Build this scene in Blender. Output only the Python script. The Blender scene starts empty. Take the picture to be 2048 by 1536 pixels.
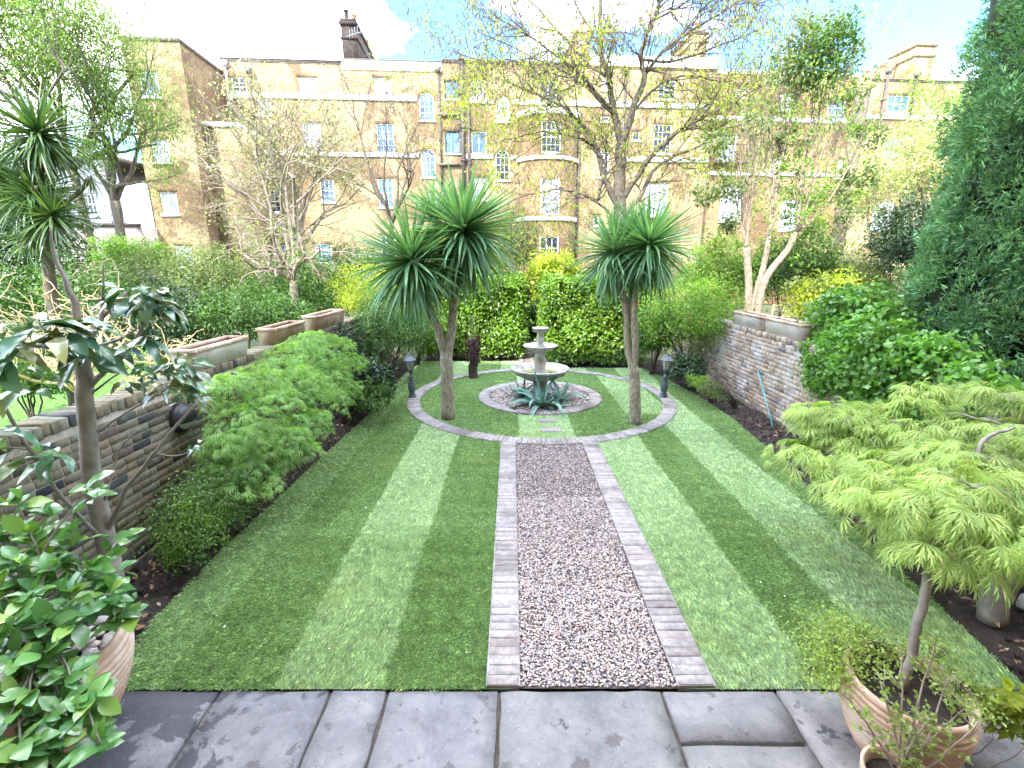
import bpy, math, random
import numpy as np
from mathutils import Vector, Matrix, Euler
random.seed(7); rng = np.random.default_rng(7)
S = bpy.context.scene; COL = S.collection
R = math.radians; PI = math.pi
# ---------------------------------------------------------------- camera
H = 2.67; F = 931.0; PITCH = R(14.28)
cam_d = bpy.data.cameras.new('camera'); cam = bpy.data.objects.new('camera', cam_d); COL.objects.link(cam)
cam.location = (0, 0, H); cam.rotation_euler = (R(90) - PITCH, 0, 0)
cam_d.sensor_width = 36; cam_d.lens = 36 * F / 2048; cam_d.clip_end = 800; cam_d.clip_start = 0.05
S.camera = cam
# ---------------------------------------------------------------- sky, sun, exposure
SUN_EL, SUN_AZ = R(40), R(-152)      # azimuth: 0 = +Y, clockwise; behind the camera and to the left
w = bpy.data.worlds.new('World'); S.world = w; w.use_nodes = True
nt = w.node_tree; nt.nodes.clear(); N = nt.nodes.new; LK = nt.links.new
out = N('ShaderNodeOutputWorld'); bg = N('ShaderNodeBackground'); bg.inputs[1].default_value = 0.15
sky = N('ShaderNodeTexSky'); sky.sky_type = 'NISHITA'; sky.sun_disc = False
sky.sun_elevation = SUN_EL; sky.sun_rotation = SUN_AZ; sky.air_density = 1.0; sky.dust_density = 1.5
tc = N('ShaderNodeTexCoord'); mp = N('ShaderNodeMapping'); mp.inputs['Scale'].default_value = (1, 1, 2.2)
mp.inputs['Location'].default_value = (1.3, 0.4, 0.7)
no = N('ShaderNodeTexNoise'); no.inputs['Scale'].default_value = 2.3; no.inputs['Detail'].default_value = 7; no.inputs['Roughness'].default_value = .55
cr = N('ShaderNodeValToRGB'); cr.color_ramp.elements[0].position = .455; cr.color_ramp.elements[1].position = .66
mx = N('ShaderNodeMix'); mx.data_type = 'RGBA'; mx.inputs[7].default_value = (19, 19.3, 19.8, 1)
LK(tc.outputs['Generated'], mp.inputs[0]); LK(mp.outputs[0], no.inputs[0]); LK(no.outputs[0], cr.inputs[0])
mu = N('ShaderNodeMix'); mu.data_type = 'RGBA'; mu.blend_type = 'MULTIPLY'; mu.inputs[0].default_value = 1; mu.inputs[7].default_value = (.42, .68, 1, 1); LK(sky.outputs[0], mu.inputs[6])
LK(cr.outputs[0], mx.inputs[0]); LK(mu.outputs[2], mx.inputs[6]); LK(mx.outputs[2], bg.inputs[0]); LK(bg.outputs[0], out.inputs[0])
sd = bpy.data.lights.new('sun', 'SUN'); sun = bpy.data.objects.new('sun', sd); COL.objects.link(sun)
sd.energy = 2.0; sd.angle = R(.55); sd.color = (1, .93, .82)
dirv = Vector((math.sin(SUN_AZ) * math.cos(SUN_EL), math.cos(SUN_AZ) * math.cos(SUN_EL), math.sin(SUN_EL)))
sun.rotation_euler = dirv.to_track_quat('Z', 'Y').to_euler(); sun.location = (-10, -10, 30)
S.view_settings.view_transform = 'Standard'; S.view_settings.look = 'None'; S.view_settings.gamma = 1
S.view_settings.exposure = 2.85; S.view_settings.use_curve_mapping = False
S.cycles.use_denoising = True
S.cycles.max_bounces = 7; S.cycles.transparent_max_bounces = 8; S.cycles.caustics_reflective = False; S.cycles.caustics_refractive = False
# ---------------------------------------------------------------- measuring helpers
CP, SP = math.cos(PITCH), math.sin(PITCH)
def ray(x, y):
    u, v = x - 1024, y - 768
    return Vector((u, F * CP - v * SP, -(F * SP + v * CP)))
CAM = Vector((0, 0, H))
def P(x, y, Y):                       # point seen at photo pixel (x, y), at distance Y down the garden
    d = ray(x, y); return CAM + d * (Y / d.y)
def G(x, y, z=0.0):
    d = ray(x, y); return CAM + d * ((z - H) / d.z)
def PX(x, y, X):
    d = ray(x, y); return CAM + d * (X / d.x)
# ---------------------------------------------------------------- objects
def empty(name, loc=(0, 0, 0), rz=0, label=None, cat=None, group=None):
    o = bpy.data.objects.new(name, None); COL.objects.link(o); o.location = loc; o.rotation_euler = (0, 0, rz)
    o.empty_display_size = .1
    tag(o, label, cat, group); return o
def tag(o, label=None, cat=None, group=None, kind=None):
    if label: o['label'] = label
    if cat: o['category'] = cat
    if group: o['group'] = group
    if kind: o['kind'] = kind
    return o
def mesh_np(name, V, faces, mats, smooth=False, attr=None):
    """faces: list of int arrays (n,k)"""
    V = np.asarray(V, dtype=np.float32); me = bpy.data.meshes.new(name)
    fl = [np.asarray(f, dtype=np.int32) for f in faces if len(f)]
    me.vertices.add(len(V)); me.vertices.foreach_set('co', V.ravel())
    tot = sum(f.size for f in fl); nf = sum(len(f) for f in fl)
    me.loops.add(tot); me.loops.foreach_set('vertex_index', np.concatenate([f.ravel() for f in fl]))
    me.polygons.add(nf)
    sizes = np.concatenate([np.full(len(f), f.shape[1], dtype=np.int32) for f in fl])
    st = np.zeros(nf, dtype=np.int32); st[1:] = np.cumsum(sizes)[:-1]
    me.polygons.foreach_set('loop_start', st)
    me.update(calc_edges=True); me.validate()
    if smooth: me.polygons.foreach_set('use_smooth', np.ones(len(me.polygons), dtype=bool))
    if attr is not None and len(me.polygons) == nf:
        a = me.attributes.new('tone', 'FLOAT', 'FACE'); a.data.foreach_set('value', np.asarray(attr, dtype=np.float32))
    for m in (mats if isinstance(mats, (list, tuple)) else [mats]): me.materials.append(m)
    return me
def link(name, me, parent=None, world=True, kind=None, M=None):
    o = bpy.data.objects.new(name, me); COL.objects.link(o)
    if parent is not None:
        o.parent = parent
        if world:
            top = parent
            inv = Matrix()
            while top is not None:
                inv = inv @ top.matrix_basis.inverted() if False else inv
                top = top.parent
            # parents are either roots (own transform) or parts whose world matrix is identity
            r = parent
            if r.parent is None: o.matrix_parent_inverse = r.matrix_basis.inverted()
    if M is not None: o.matrix_basis = M
    if kind: o['kind'] = kind
    return o
class B:
    """collects geometry for ONE mesh object"""
    def __init__(s): s.v = []; s.f3 = []; s.f4 = []; s.n = []; s.c = 0
    def add(s, vs, fs):
        b = s.c
        s.v.extend(vs); s.c += len(vs)
        for f in fs:
            g = tuple(b + i for i in f)
            (s.f3 if len(g) == 3 else s.f4 if len(g) == 4 else s.n).append(g)
        return s
    def box(s, a, b, bev=0):
        x0, y0, z0 = a; x1, y1, z1 = b
        return s.add([(x0,y0,z0),(x1,y0,z0),(x1,y1,z0),(x0,y1,z0),(x0,y0,z1),(x1,y0,z1),(x1,y1,z1),(x0,y1,z1)],
            [(0,3,2,1),(4,5,6,7),(0,1,5,4),(1,2,6,5),(2,3,7,6),(3,0,4,7)])
    def bar(s, a, b, wx, wy=None):
        a, b = Vector(a), Vector(b); d = (b - a).normalized(); wy = wy or wx
        sd_ = d.cross(Vector((0, 0, 1)));  sd_ = sd_.normalized() if sd_.length > 1e-3 else Vector((1, 0, 0)); up = sd_.cross(d)
        q = [(-1,-1),(1,-1),(1,1),(-1,1)]
        return s.add([tuple(p + sd_*(i*wx/2) + up*(j*wy/2)) for p in (a, b) for i, j in q],
            [(0,1,5,4),(1,2,6,5),(2,3,7,6),(3,0,4,7),(0,3,2,1),(4,5,6,7)])
    def tube(s, pts, rad, k=6, cap=True):
        m = len(pts); b = s.c; px = None
        for i, p in enumerate(pts):
            a = pts[max(i-1, 0)]; c = pts[min(i+1, m-1)]
            dx, dy, dz = c[0]-a[0], c[1]-a[1], c[2]-a[2]
            l = math.sqrt(dx*dx+dy*dy+dz*dz) or 1; dx /= l; dy /= l; dz /= l
            if px is None: px = (0., 0., 1.) if abs(dz) < .8 else (1., 0., 0.)
            dt = px[0]*dx+px[1]*dy+px[2]*dz
            ux, uy, uz = px[0]-dt*dx, px[1]-dt*dy, px[2]-dt*dz
            l = math.sqrt(ux*ux+uy*uy+uz*uz) or 1; ux /= l; uy /= l; uz /= l; px = (ux, uy, uz)
            wx, wy, wz = dy*uz-dz*uy, dz*ux-dx*uz, dx*uy-dy*ux
            r = rad[i]
            for j in range(k):
                c_, s_ = CSN[k][j]
                s.v.append((p[0]+r*(c_*ux+s_*wx), p[1]+r*(c_*uy+s_*wy), p[2]+r*(c_*uz+s_*wz)))
        for i in range(m-1):
            for j in range(k):
                j2 = (j+1) % k
                s.f4.append((b+i*k+j, b+i*k+j2, b+(i+1)*k+j2, b+(i+1)*k+j))
        if cap:
            s.n.append(tuple(b+j for j in range(k))[::-1]); s.n.append(tuple(b+(m-1)*k+j for j in range(k)))
        s.c += m*k; return s
    def lathe(s, prof, c=(0,0,0), k=32, wob=None):
        b = s.c; m = len(prof)
        for i, (r, z) in enumerate(prof):
            for j in range(k):
                a = 2*PI*j/k; rr = r*(wob(a, i) if wob else 1)
                s.v.append((c[0]+rr*math.cos(a), c[1]+rr*math.sin(a), c[2]+z))
        for i in range(m-1):
            for j in range(k):
                j2 = (j+1) % k; s.f4.append((b+i*k+j, b+i*k+j2, b+(i+1)*k+j2, b+(i+1)*k+j))
        s.c += m*k; return s
    def ico(s, c, r, sub=1, sq=(1,1,1), rot=None):
        v, f = ICO[sub]; 
        M = rot.to_matrix() if rot else None
        vs = []
        for p in v:
            q = Vector((p[0]*sq[0]*r, p[1]*sq[1]*r, p[2]*sq[2]*r))
            if M: q = M @ q
            vs.append((c[0]+q.x, c[1]+q.y, c[2]+q.z))
        return s.add(vs, f)
    def build(s, name, mat, parent=None, world=True, smooth=False, kind=None, M=None):
        faces = [f for f in (s.f3, s.f4) if f]
        groups = {}
        for g in s.n: groups.setdefault(len(g), []).append(g)
        return link(name, mesh_np(name, s.v, faces + list(groups.values()), mat, smooth), parent, world, kind, M)
CSN = {k: [(math.cos(2*PI*j/k), math.sin(2*PI*j/k)) for j in range(k)] for k in range(3, 25)}
def _ico():
    import bmesh
    o = {}
    for s_ in (1, 2, 3):
        bm = bmesh.new(); bmesh.ops.create_icosphere(bm, subdivisions=s_, radius=1)
        bm.verts.ensure_lookup_table(); o[s_] = ([tuple(v.co) for v in bm.verts], [tuple(v.index for v in f.verts) for f in bm.faces]); bm.free()
    return o
ICO = _ico()
def frames(pos, dirs, nrm, scale):
    """(n,4,4) transforms: local +Y -> dirs, local +Z ~ nrm"""
    d = dirs / (np.linalg.norm(dirs, axis=1, keepdims=True) + 1e-9)
    x = np.cross(d, nrm); x /= (np.linalg.norm(x, axis=1, keepdims=True) + 1e-9); z = np.cross(x, d)
    M = np.zeros((len(pos), 4, 4), dtype=np.float64); s = np.asarray(scale)
    if s.ndim == 1: s = np.stack([s, s, s], 1)
    M[:, :3, 0] = x * s[:, :1]; M[:, :3, 1] = d * s[:, 1:2]; M[:, :3, 2] = z * s[:, 2:3]; M[:, :3, 3] = pos; M[:, 3, 3] = 1
    return M
def tile(base, Ms):
    """repeat base (verts, [faces]) by each matrix -> verts, faces"""
    v, fs = base; v = np.asarray(v, dtype=np.float64); n = len(Ms)
    if n == 0: return np.zeros((0, 3)), []
    V = np.einsum('nij,vj->nvi', Ms[:, :3, :3], v) + Ms[:, None, :3, 3]
    off = (np.arange(n) * len(v))[:, None, None]
    return V.reshape(-1, 3), [(np.asarray(f)[None] + off).reshape(-1, np.asarray(f).shape[1]) for f in fs]
def scatter(parent, bases, Ms, mat, part='leaf', rest='leaves', max_parts=300, smooth=False, parts=True, rest_kind='stuff'):
    """the pieces that show largest become separate parts sharing meshes; the rest are joined"""
    Ms = np.asarray(Ms); n = len(Ms)
    which = rng.integers(0, len(bases), n)
    if parts:
        pos = Ms[:, :3, 3]; sz = np.linalg.norm(Ms[:, :3, 1], axis=1)
        d = np.linalg.norm(pos - np.array(CAM), axis=1)
        u = np.abs(pos[:, 0] / np.maximum(pos[:, 1], .1)); inf = (u < 1.25)
        order = np.argsort(-(sz / d) * np.where(inf, 1, .2)); take = order[:max_parts]
        mes = [mesh_np(part, b[0], b[1], mat, smooth) for b in bases]
        for i in take: link(part, mes[which[i]], parent, True, None, Matrix(Ms[i].tolist()))
        keep = order[max_parts:]
    else: keep = np.arange(n)
    if len(keep):
        Vs, Fs, c = [], {}, 0
        for bi, b in enumerate(bases):
            k = keep[which[keep] == bi]
            if not len(k): continue
            V, fs = tile(b, Ms[k])
            for f in fs: Fs.setdefault(f.shape[1], []).append(f + c)
            Vs.append(V); c += len(V)
        me = mesh_np(rest, np.concatenate(Vs), [np.concatenate(x) for x in Fs.values()], mat, smooth)
        return link(rest, me, parent, True, rest_kind)
def unit(a): return a / (np.linalg.norm(a, axis=1, keepdims=True) + 1e-9)
# ---------------------------------------------------------------- materials
MATS = {}
def newmat(name):
    m = bpy.data.materials.new(name); m.use_nodes = True; t = m.node_tree; t.nodes.clear()
    o = t.nodes.new('ShaderNodeOutputMaterial'); b = t.nodes.new('ShaderNodeBsdfPrincipled')
    t.links.new(b.outputs[0], o.inputs[0]); return m, t, b, o
def rnd_node(t):
    oi = t.nodes.new('ShaderNodeObjectInfo'); ge = t.nodes.new('ShaderNodeNewGeometry')
    a = t.nodes.new('ShaderNodeMath'); a.operation = 'ADD'; f = t.nodes.new('ShaderNodeMath'); f.operation = 'FRACT'
    t.links.new(oi.outputs['Random'], a.inputs[0]); t.links.new(ge.outputs['Random Per Island'], a.inputs[1]); t.links.new(a.outputs[0], f.inputs[0])
    return f.outputs[0]
def ramp(t, stops, src, interp='LINEAR'):
    r = t.nodes.new('ShaderNodeValToRGB'); e = r.color_ramp.elements; r.color_ramp.interpolation = interp
    while len(e) < len(stops): e.new(.5)
    for el, (p, c) in zip(e, stops): el.position = p; el.color = (*c, 1)
    t.links.new(src, r.inputs[0]); return r.outputs[0]
def noise(t, scale, detail=4, rough=.6, coord='Object', vec=None, dist=0):
    n = t.nodes.new('ShaderNodeTexNoise'); n.inputs['Scale'].default_value = scale; n.inputs['Detail'].default_value = detail
    n.inputs['Roughness'].default_value = rough; n.inputs['Distortion'].default_value = dist
    if vec is None:
        if coord == 'World': vec = t.nodes.new('ShaderNodeNewGeometry').outputs['Position']
        else: vec = t.nodes.new('ShaderNodeTexCoord').outputs[coord]
    t.links.new(vec, n.inputs['Vector']); return n.outputs[0]
def mixc(t, fac, a, b, mode='MIX'):
    m = t.nodes.new('ShaderNodeMix'); m.data_type = 'RGBA'; m.blend_type = mode
    if isinstance(fac, (int, float)): m.inputs[0].default_value = fac
    else: t.links.new(fac, m.inputs[0])
    for i, c in ((6, a), (7, b)):
        if isinstance(c, tuple): m.inputs[i].default_value = (*c, 1)
        else: t.links.new(c, m.inputs[i])
    return m.outputs[2]
def bump(t, b, h, strength=.4, dist=.01):
    n = t.nodes.new('ShaderNodeBump'); n.inputs['Strength'].default_value = strength; n.inputs['Distance'].default_value = dist
    t.links.new(h, n.inputs['Height']); t.links.new(n.outputs[0], b.inputs['Normal'])
def leafmat(name, cols, rough=.42, trans=.35, spec=.5, tcol=None, wn=1.5, lo=.55, hi=1.3):
    m, t, b, o = newmat(name)
    c = ramp(t, [(i/(len(cols)-1), x) for i, x in enumerate(cols)], rnd_node(t))
    nz = noise(t, wn, 3, .6, 'World')
    g = ramp(t, [(.3, (lo, lo*1.02, lo*.97)), (.7, (hi, hi*.98, hi*.92))], nz)  # patchy leaf tone, widened to paint shadow depth into foliage masses
    c = mixc(t, 1.0, c, g, 'MULTIPLY')
    t.links.new(c, b.inputs['Base Color']); b.inputs['Roughness'].default_value = rough
    b.inputs['Specular IOR Level'].default_value = spec
    tr = t.nodes.new('ShaderNodeBsdfTranslucent')
    tc_ = mixc(t, 1.0, c, tcol or (1.5, 1.6, .6), 'MULTIPLY'); t.links.new(tc_, tr.inputs[0])
    ms = t.nodes.new('ShaderNodeMixShader'); ms.inputs[0].default_value = trans
    t.links.new(b.outputs[0], ms.inputs[1]); t.links.new(tr.outputs[0], ms.inputs[2]); t.links.new(ms.outputs[0], o.inputs[0])
    return m
def simple(name, cols, rough=.7, nscale=8, bs=.3, bd=.01, metal=0, spec=.4, coord='World', detail=5, bscale=None):
    m, t, b, o = newmat(name)
    nz = noise(t, nscale, detail, .65, coord)
    c = ramp(t, [(.28 + .44*i/max(1, len(cols)-1), x) for i, x in enumerate(cols)], nz) if len(cols) > 1 else None
    if c is None: b.inputs['Base Color'].default_value = (*cols[0], 1)
    else: t.links.new(c, b.inputs['Base Color'])
    b.inputs['Roughness'].default_value = rough; b.inputs['Metallic'].default_value = metal; b.inputs['Specular IOR Level'].default_value = spec
    if bs: bump(t, b, noise(t, bscale or nscale*4, 5, .6, coord), bs, bd)
    return m
def brickmat(name, cols, moss=None, stain=.5, top=None):
    m, t, b, o = newmat(name)
    c = ramp(t, [(i/(len(cols)-1), x) for i, x in enumerate(cols)], rnd_node(t))
    c = mixc(t, 1.0, c, ramp(t, [(.25, (.55, .55, .55)), (.75, (1.35, 1.3, 1.25))], noise(t, 22, 5, .7, 'World')), 'MULTIPLY')
    st = ramp(t, [(.5, (0, 0, 0)), (.68, (1, 1, 1))], noise(t, 1.7, 6, .62, 'World'))
    sc = t.nodes.new('ShaderNodeMath'); sc.operation = 'MULTIPLY'; sc.inputs[1].default_value = stain; t.links.new(st, sc.inputs[0])
    c = mixc(t, sc.outputs[0], c, moss or (.05, .055, .04))
    if top:
        s2 = ramp(t, [(.5, (0, 0, 0)), (.64, (1, 1, 1))], noise(t, 2.3, 5, .6, 'World', dist=.4))
        s3 = t.nodes.new('ShaderNodeMath'); s3.operation = 'MULTIPLY'; s3.inputs[1].default_value = .6; t.links.new(s2, s3.inputs[0])
        c = mixc(t, s3.outputs[0], c, top)
    t.links.new(c, b.inputs['Base Color']); b.inputs['Roughness'].default_value = .88; b.inputs['Specular IOR Level'].default_value = .25
    bump(t, b, noise(t, 60, 6, .7, 'World'), .7, .006); return m
M_ = MATS
# ---------------------------------------------------------------- material library
def facade_brick(name, c1, c2, c3, mortar):
    m, t, b, o = newmat(name)
    tcn = t.nodes.new('ShaderNodeTexCoord'); sp = t.nodes.new('ShaderNodeSeparateXYZ'); t.links.new(tcn.outputs['Object'], sp.inputs[0])
    ad = t.nodes.new('ShaderNodeMath'); t.links.new(sp.outputs[0], ad.inputs[0]); t.links.new(sp.outputs[1], ad.inputs[1])
    cb = t.nodes.new('ShaderNodeCombineXYZ'); t.links.new(ad.outputs[0], cb.inputs[0]); t.links.new(sp.outputs[2], cb.inputs[1])
    br = t.nodes.new('ShaderNodeTexBrick'); t.links.new(cb.outputs[0], br.inputs[0])
    br.inputs['Scale'].default_value = 1; br.inputs['Brick Width'].default_value = .26; br.inputs['Row Height'].default_value = .1
    br.inputs['Mortar Size'].default_value = .014; br.inputs['Mortar Smooth'].default_value = .2; br.inputs['Bias'].default_value = -.1
    br.inputs['Color1'].default_value = (*c1, 1); br.inputs['Color2'].default_value = (*c2, 1); br.inputs['Mortar'].default_value = (*mortar, 1)
    f = ramp(t, [(.45, (0, 0, 0)), (.56, (.85, .85, .85))], noise(t, .33, 7, .68, 'Object', dist=.6))
    c = mixc(t, f, br.outputs[0], c3, 'MIX')
    c = mixc(t, 1.0, c, ramp(t, [(.35, (.45, .42, .4)), (.65, (1.3, 1.3, 1.25))], noise(t, 6, 8, .8, 'Object')), 'MULTIPLY')
    t.links.new(c, b.inputs['Base Color']); b.inputs['Roughness'].default_value = .9
    bump(t, b, br.outputs['Fac'], -.5, .01); return m
M_['facade'] = facade_brick('yellow_stock_brick', (.3, .215, .095), (.165, .107, .044), (.125, .075, .036), (.34, .3, .2))
M_['facade_red'] = facade_brick('browner_stock_brick', (.25, .155, .065), (.15, .085, .034), (.11, .06, .028), (.28, .23, .14))
M_['stucco'] = simple('white_stucco', [(.62, .6, .56), (.8, .79, .76)], .8, 2.5, .15)
M_['pink_render'] = simple('pale_pink_render', [(.22, .18, .175), (.28, .235, .23)], .85, 1.5, .15)
M_['grey_render'] = simple('pale_grey_render', [(.15, .155, .18), (.2, .205, .235)], .85, 1.5, .15)
M_['coping_dark'] = simple('dark_coping', [(.05, .04, .035), (.16, .12, .09)], .85, 6, .3)
M_['white_paint'] = simple('white_window_paint', [(.7, .7, .7), (.82, .82, .8)], .45, 6, .05)
M_['blue_paint'] = simple('dark_blue_paint', [(.03, .05, .08), (.05, .08, .12)], .4, 6, .05)
def glassmat(name, c, r=.06):
    m, t, b, o = newmat(name); b.inputs['Roughness'].default_value = r; b.inputs['Specular IOR Level'].default_value = .3; b.inputs['IOR'].default_value = 1.45
    t.links.new(ramp(t, [(.35, tuple(x*.6 for x in c)), (.65, tuple(min(1, x*1.5) for x in c))], noise(t, 1.1, 3, .6, 'World', dist=1)), b.inputs['Base Color']); return m
M_['glass_dark'] = glassmat('dark_window_glass', (.02, .025, .035))
M_['glass_pale'] = glassmat('curtained_window_glass', (.2, .215, .25), .15)
M_['glass_blue'] = glassmat('painted_sky_glass', (.07, .12, .22))  # blue base colour paints in the look of reflected sky
M_['pipe'] = simple('drainpipe_iron', [(.045, .035, .035), (.09, .07, .06)], .5, 4, .1)
M_['pipe_grey'] = simple('grey_drainpipe', [(.25, .27, .3), (.36, .38, .4)], .5, 4, .1)
M_['chimney'] = simple('sooty_chimney_brick', [(.012, .009, .009), (.03, .02, .016), (.08, .05, .035)], .9, 4, .5, .02)
M_['pot_red'] = simple('chimney_pot_clay', [(.3, .1, .05), (.42, .17, .09)], .8, 8, .2)
M_['bark'] = simple('grey_brown_bark', [(.035, .027, .02), (.085, .068, .048), (.15, .125, .09)], .9, 14, .9, .012, bscale=30)
M_['bark_pale'] = simple('pale_tan_bark', [(.12, .09, .065), (.24, .19, .14), (.36, .3, .23)], .9, 10, .7, .01, bscale=26)
M_['bark_golden'] = simple('golden_lichen_bark', [(.3, .21, .1), (.48, .37, .2), (.58, .48, .32)], .9, 10, .5, .01)
M_['bark_dark'] = simple('dark_brown_bark', [(.03, .022, .018), (.075, .052, .038)], .9, 10, .7, .01)
M_['bark_smooth'] = simple('smooth_grey_green_bark', [(.13, .11, .09), (.22, .195, .165), (.31, .28, .24)], .7, 9, .4, .006)
def cordbark():
    m, t, b, o = newmat('fissured_corky_bark')
    tcn = t.nodes.new('ShaderNodeNewGeometry'); mp_ = t.nodes.new('ShaderNodeMapping'); mp_.inputs['Scale'].default_value = (1, 1, .22)
    t.links.new(tcn.outputs['Position'], mp_.inputs[0])
    n = noise(t, 55, 5, .7, vec=mp_.outputs[0], dist=.8)
    c = ramp(t, [(.36, (.1, .08, .06)), (.5, (.32, .27, .2)), (.66, (.5, .45, .36))], n)
    c = mixc(t, 1.0, c, ramp(t, [(.3, (.75, .75, .75)), (.7, (1.15, 1.15, 1.1))], noise(t, 5, 4, .6, 'World')), 'MULTIPLY')
    t.links.new(c, b.inputs['Base Color']); b.inputs['Roughness'].default_value = .92; bump(t, b, n, 1.0, .02); return m
M_['cordbark'] = cordbark()
M_['stone'] = simple('weathered_cast_stone', [(.2, .185, .165), (.38, .36, .33), (.46, .44, .41)], .88, 7, .5, .006, bscale=45)
M_['lead'] = simple('dark_grey_lamp_metal', [(.05, .065, .08), (.11, .13, .155)], .55, 10, .3, .003, metal=.2)
M_['lamp_glass'] = simple('frosted_lamp_glass', [(.3, .3, .27), (.42, .42, .38)], .25, 5, .05, spec=.6)
M_['black_plastic'] = simple('black_plastic', [(.012, .013, .018), (.03, .03, .04)], .45, 8, .1)
M_['opal'] = simple('opal_globe', [(.48, .53, .55), (.6, .64, .66)], .25, 3, 0)
M_['terracotta'] = simple('bleached_terracotta', [(.3, .17, .11), (.44, .3, .21), (.58, .5, .43)], .85, 3.2, .4, .004, bscale=30)
M_['terracotta_white'] = simple('lime_bloomed_terracotta', [(.4, .27, .2), (.56, .51, .47), (.64, .62, .61)], .85, 2.6, .4, .004, bscale=30)
def soilmat():
    m, t, b, o = newmat('dark_damp_soil')
    n = noise(t, 26, 8, .75, 'World'); c = ramp(t, [(.3, (.014, .01, .009)), (.52, (.04, .028, .024)), (.72, (.085, .06, .05))], n)
    t.links.new(c, b.inputs['Base Color']); b.inputs['Roughness'].default_value = .95; bump(t, b, noise(t, 48, 8, .75, 'World'), 1, .03); return m
M_['soil'] = soilmat()
M_['leaf_litter'] = brickmat('dry_fallen_leaf', [(.2, .12, .06), (.3, .2, .13), (.14, .08, .05), (.4, .33, .25)], stain=.1)
M_['white_petal'] = simple('white_petal', [(.7, .68, .66), (.8, .78, .78)], .6, 5, 0)
def turfmat():
    m, t, b, o = newmat('turf_ground'); a = t.nodes.new('ShaderNodeAttribute'); a.attribute_name = 'tone'
    c = ramp(t, [(0, (.06, .12, .025)), (.5, (.17, .27, .1)), (1, (.26, .37, .18))], a.outputs['Fac'])
    c = mixc(t, 1.0, c, ramp(t, [(.3, (.6, .62, .55)), (.7, (1.2, 1.2, 1.15))], noise(t, 60, 5, .7, 'World')), 'MULTIPLY')
    t.links.new(c, b.inputs['Base Color']); b.inputs['Roughness'].default_value = .9; bump(t, b, noise(t, 90, 5, .7, 'World'), .8, .02); return m
M_['turf'] = turfmat()
def blademat():
    m, t, b, o = newmat('grass_blade'); a = t.nodes.new('ShaderNodeAttribute'); a.attribute_name = 'tone'
    c = ramp(t, [(0, (.16, .29, .09)), (.3, (.28, .44, .19)), (.65, (.44, .62, .36)), (1, (.62, .76, .55))], a.outputs['Fac'])
    r = ramp(t, [(0, (.6, .64, .52)), (.85, (1.2, 1.18, 1.1)), (.93, (1.9, 1.6, 1.2)), (1, (1.6, 1.5, 1.1))], rnd_node(t))
    c = mixc(t, 1.0, c, r, 'MULTIPLY')
    c = mixc(t, 1.0, c, ramp(t, [(.32, (.62, .64, .6)), (.5, (.98, .98, .96)), (.68, (1.3, 1.28, 1.25))], noise(t, 13, 6, .75, 'World')), 'MULTIPLY')
    y = ramp(t, [(.56, (0, 0, 0)), (.72, (.5, .5, .5))], noise(t, 1.1, 4, .6, 'World'))  # yellowish patches painted into the turf in place of soft sun flecks
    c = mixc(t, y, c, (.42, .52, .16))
    t.links.new(c, b.inputs['Base Color']); b.inputs['Roughness'].default_value = .5; b.inputs['Specular IOR Level'].default_value = .35
    tr = t.nodes.new('ShaderNodeBsdfTranslucent'); t.links.new(c, tr.inputs[0]); ms = t.nodes.new('ShaderNodeMixShader'); ms.inputs[0].default_value = .3
    t.links.new(b.outputs[0], ms.inputs[1]); t.links.new(tr.outputs[0], ms.inputs[2]); t.links.new(ms.outputs[0], o.inputs[0]); return m
M_['blade'] = blademat()
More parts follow.
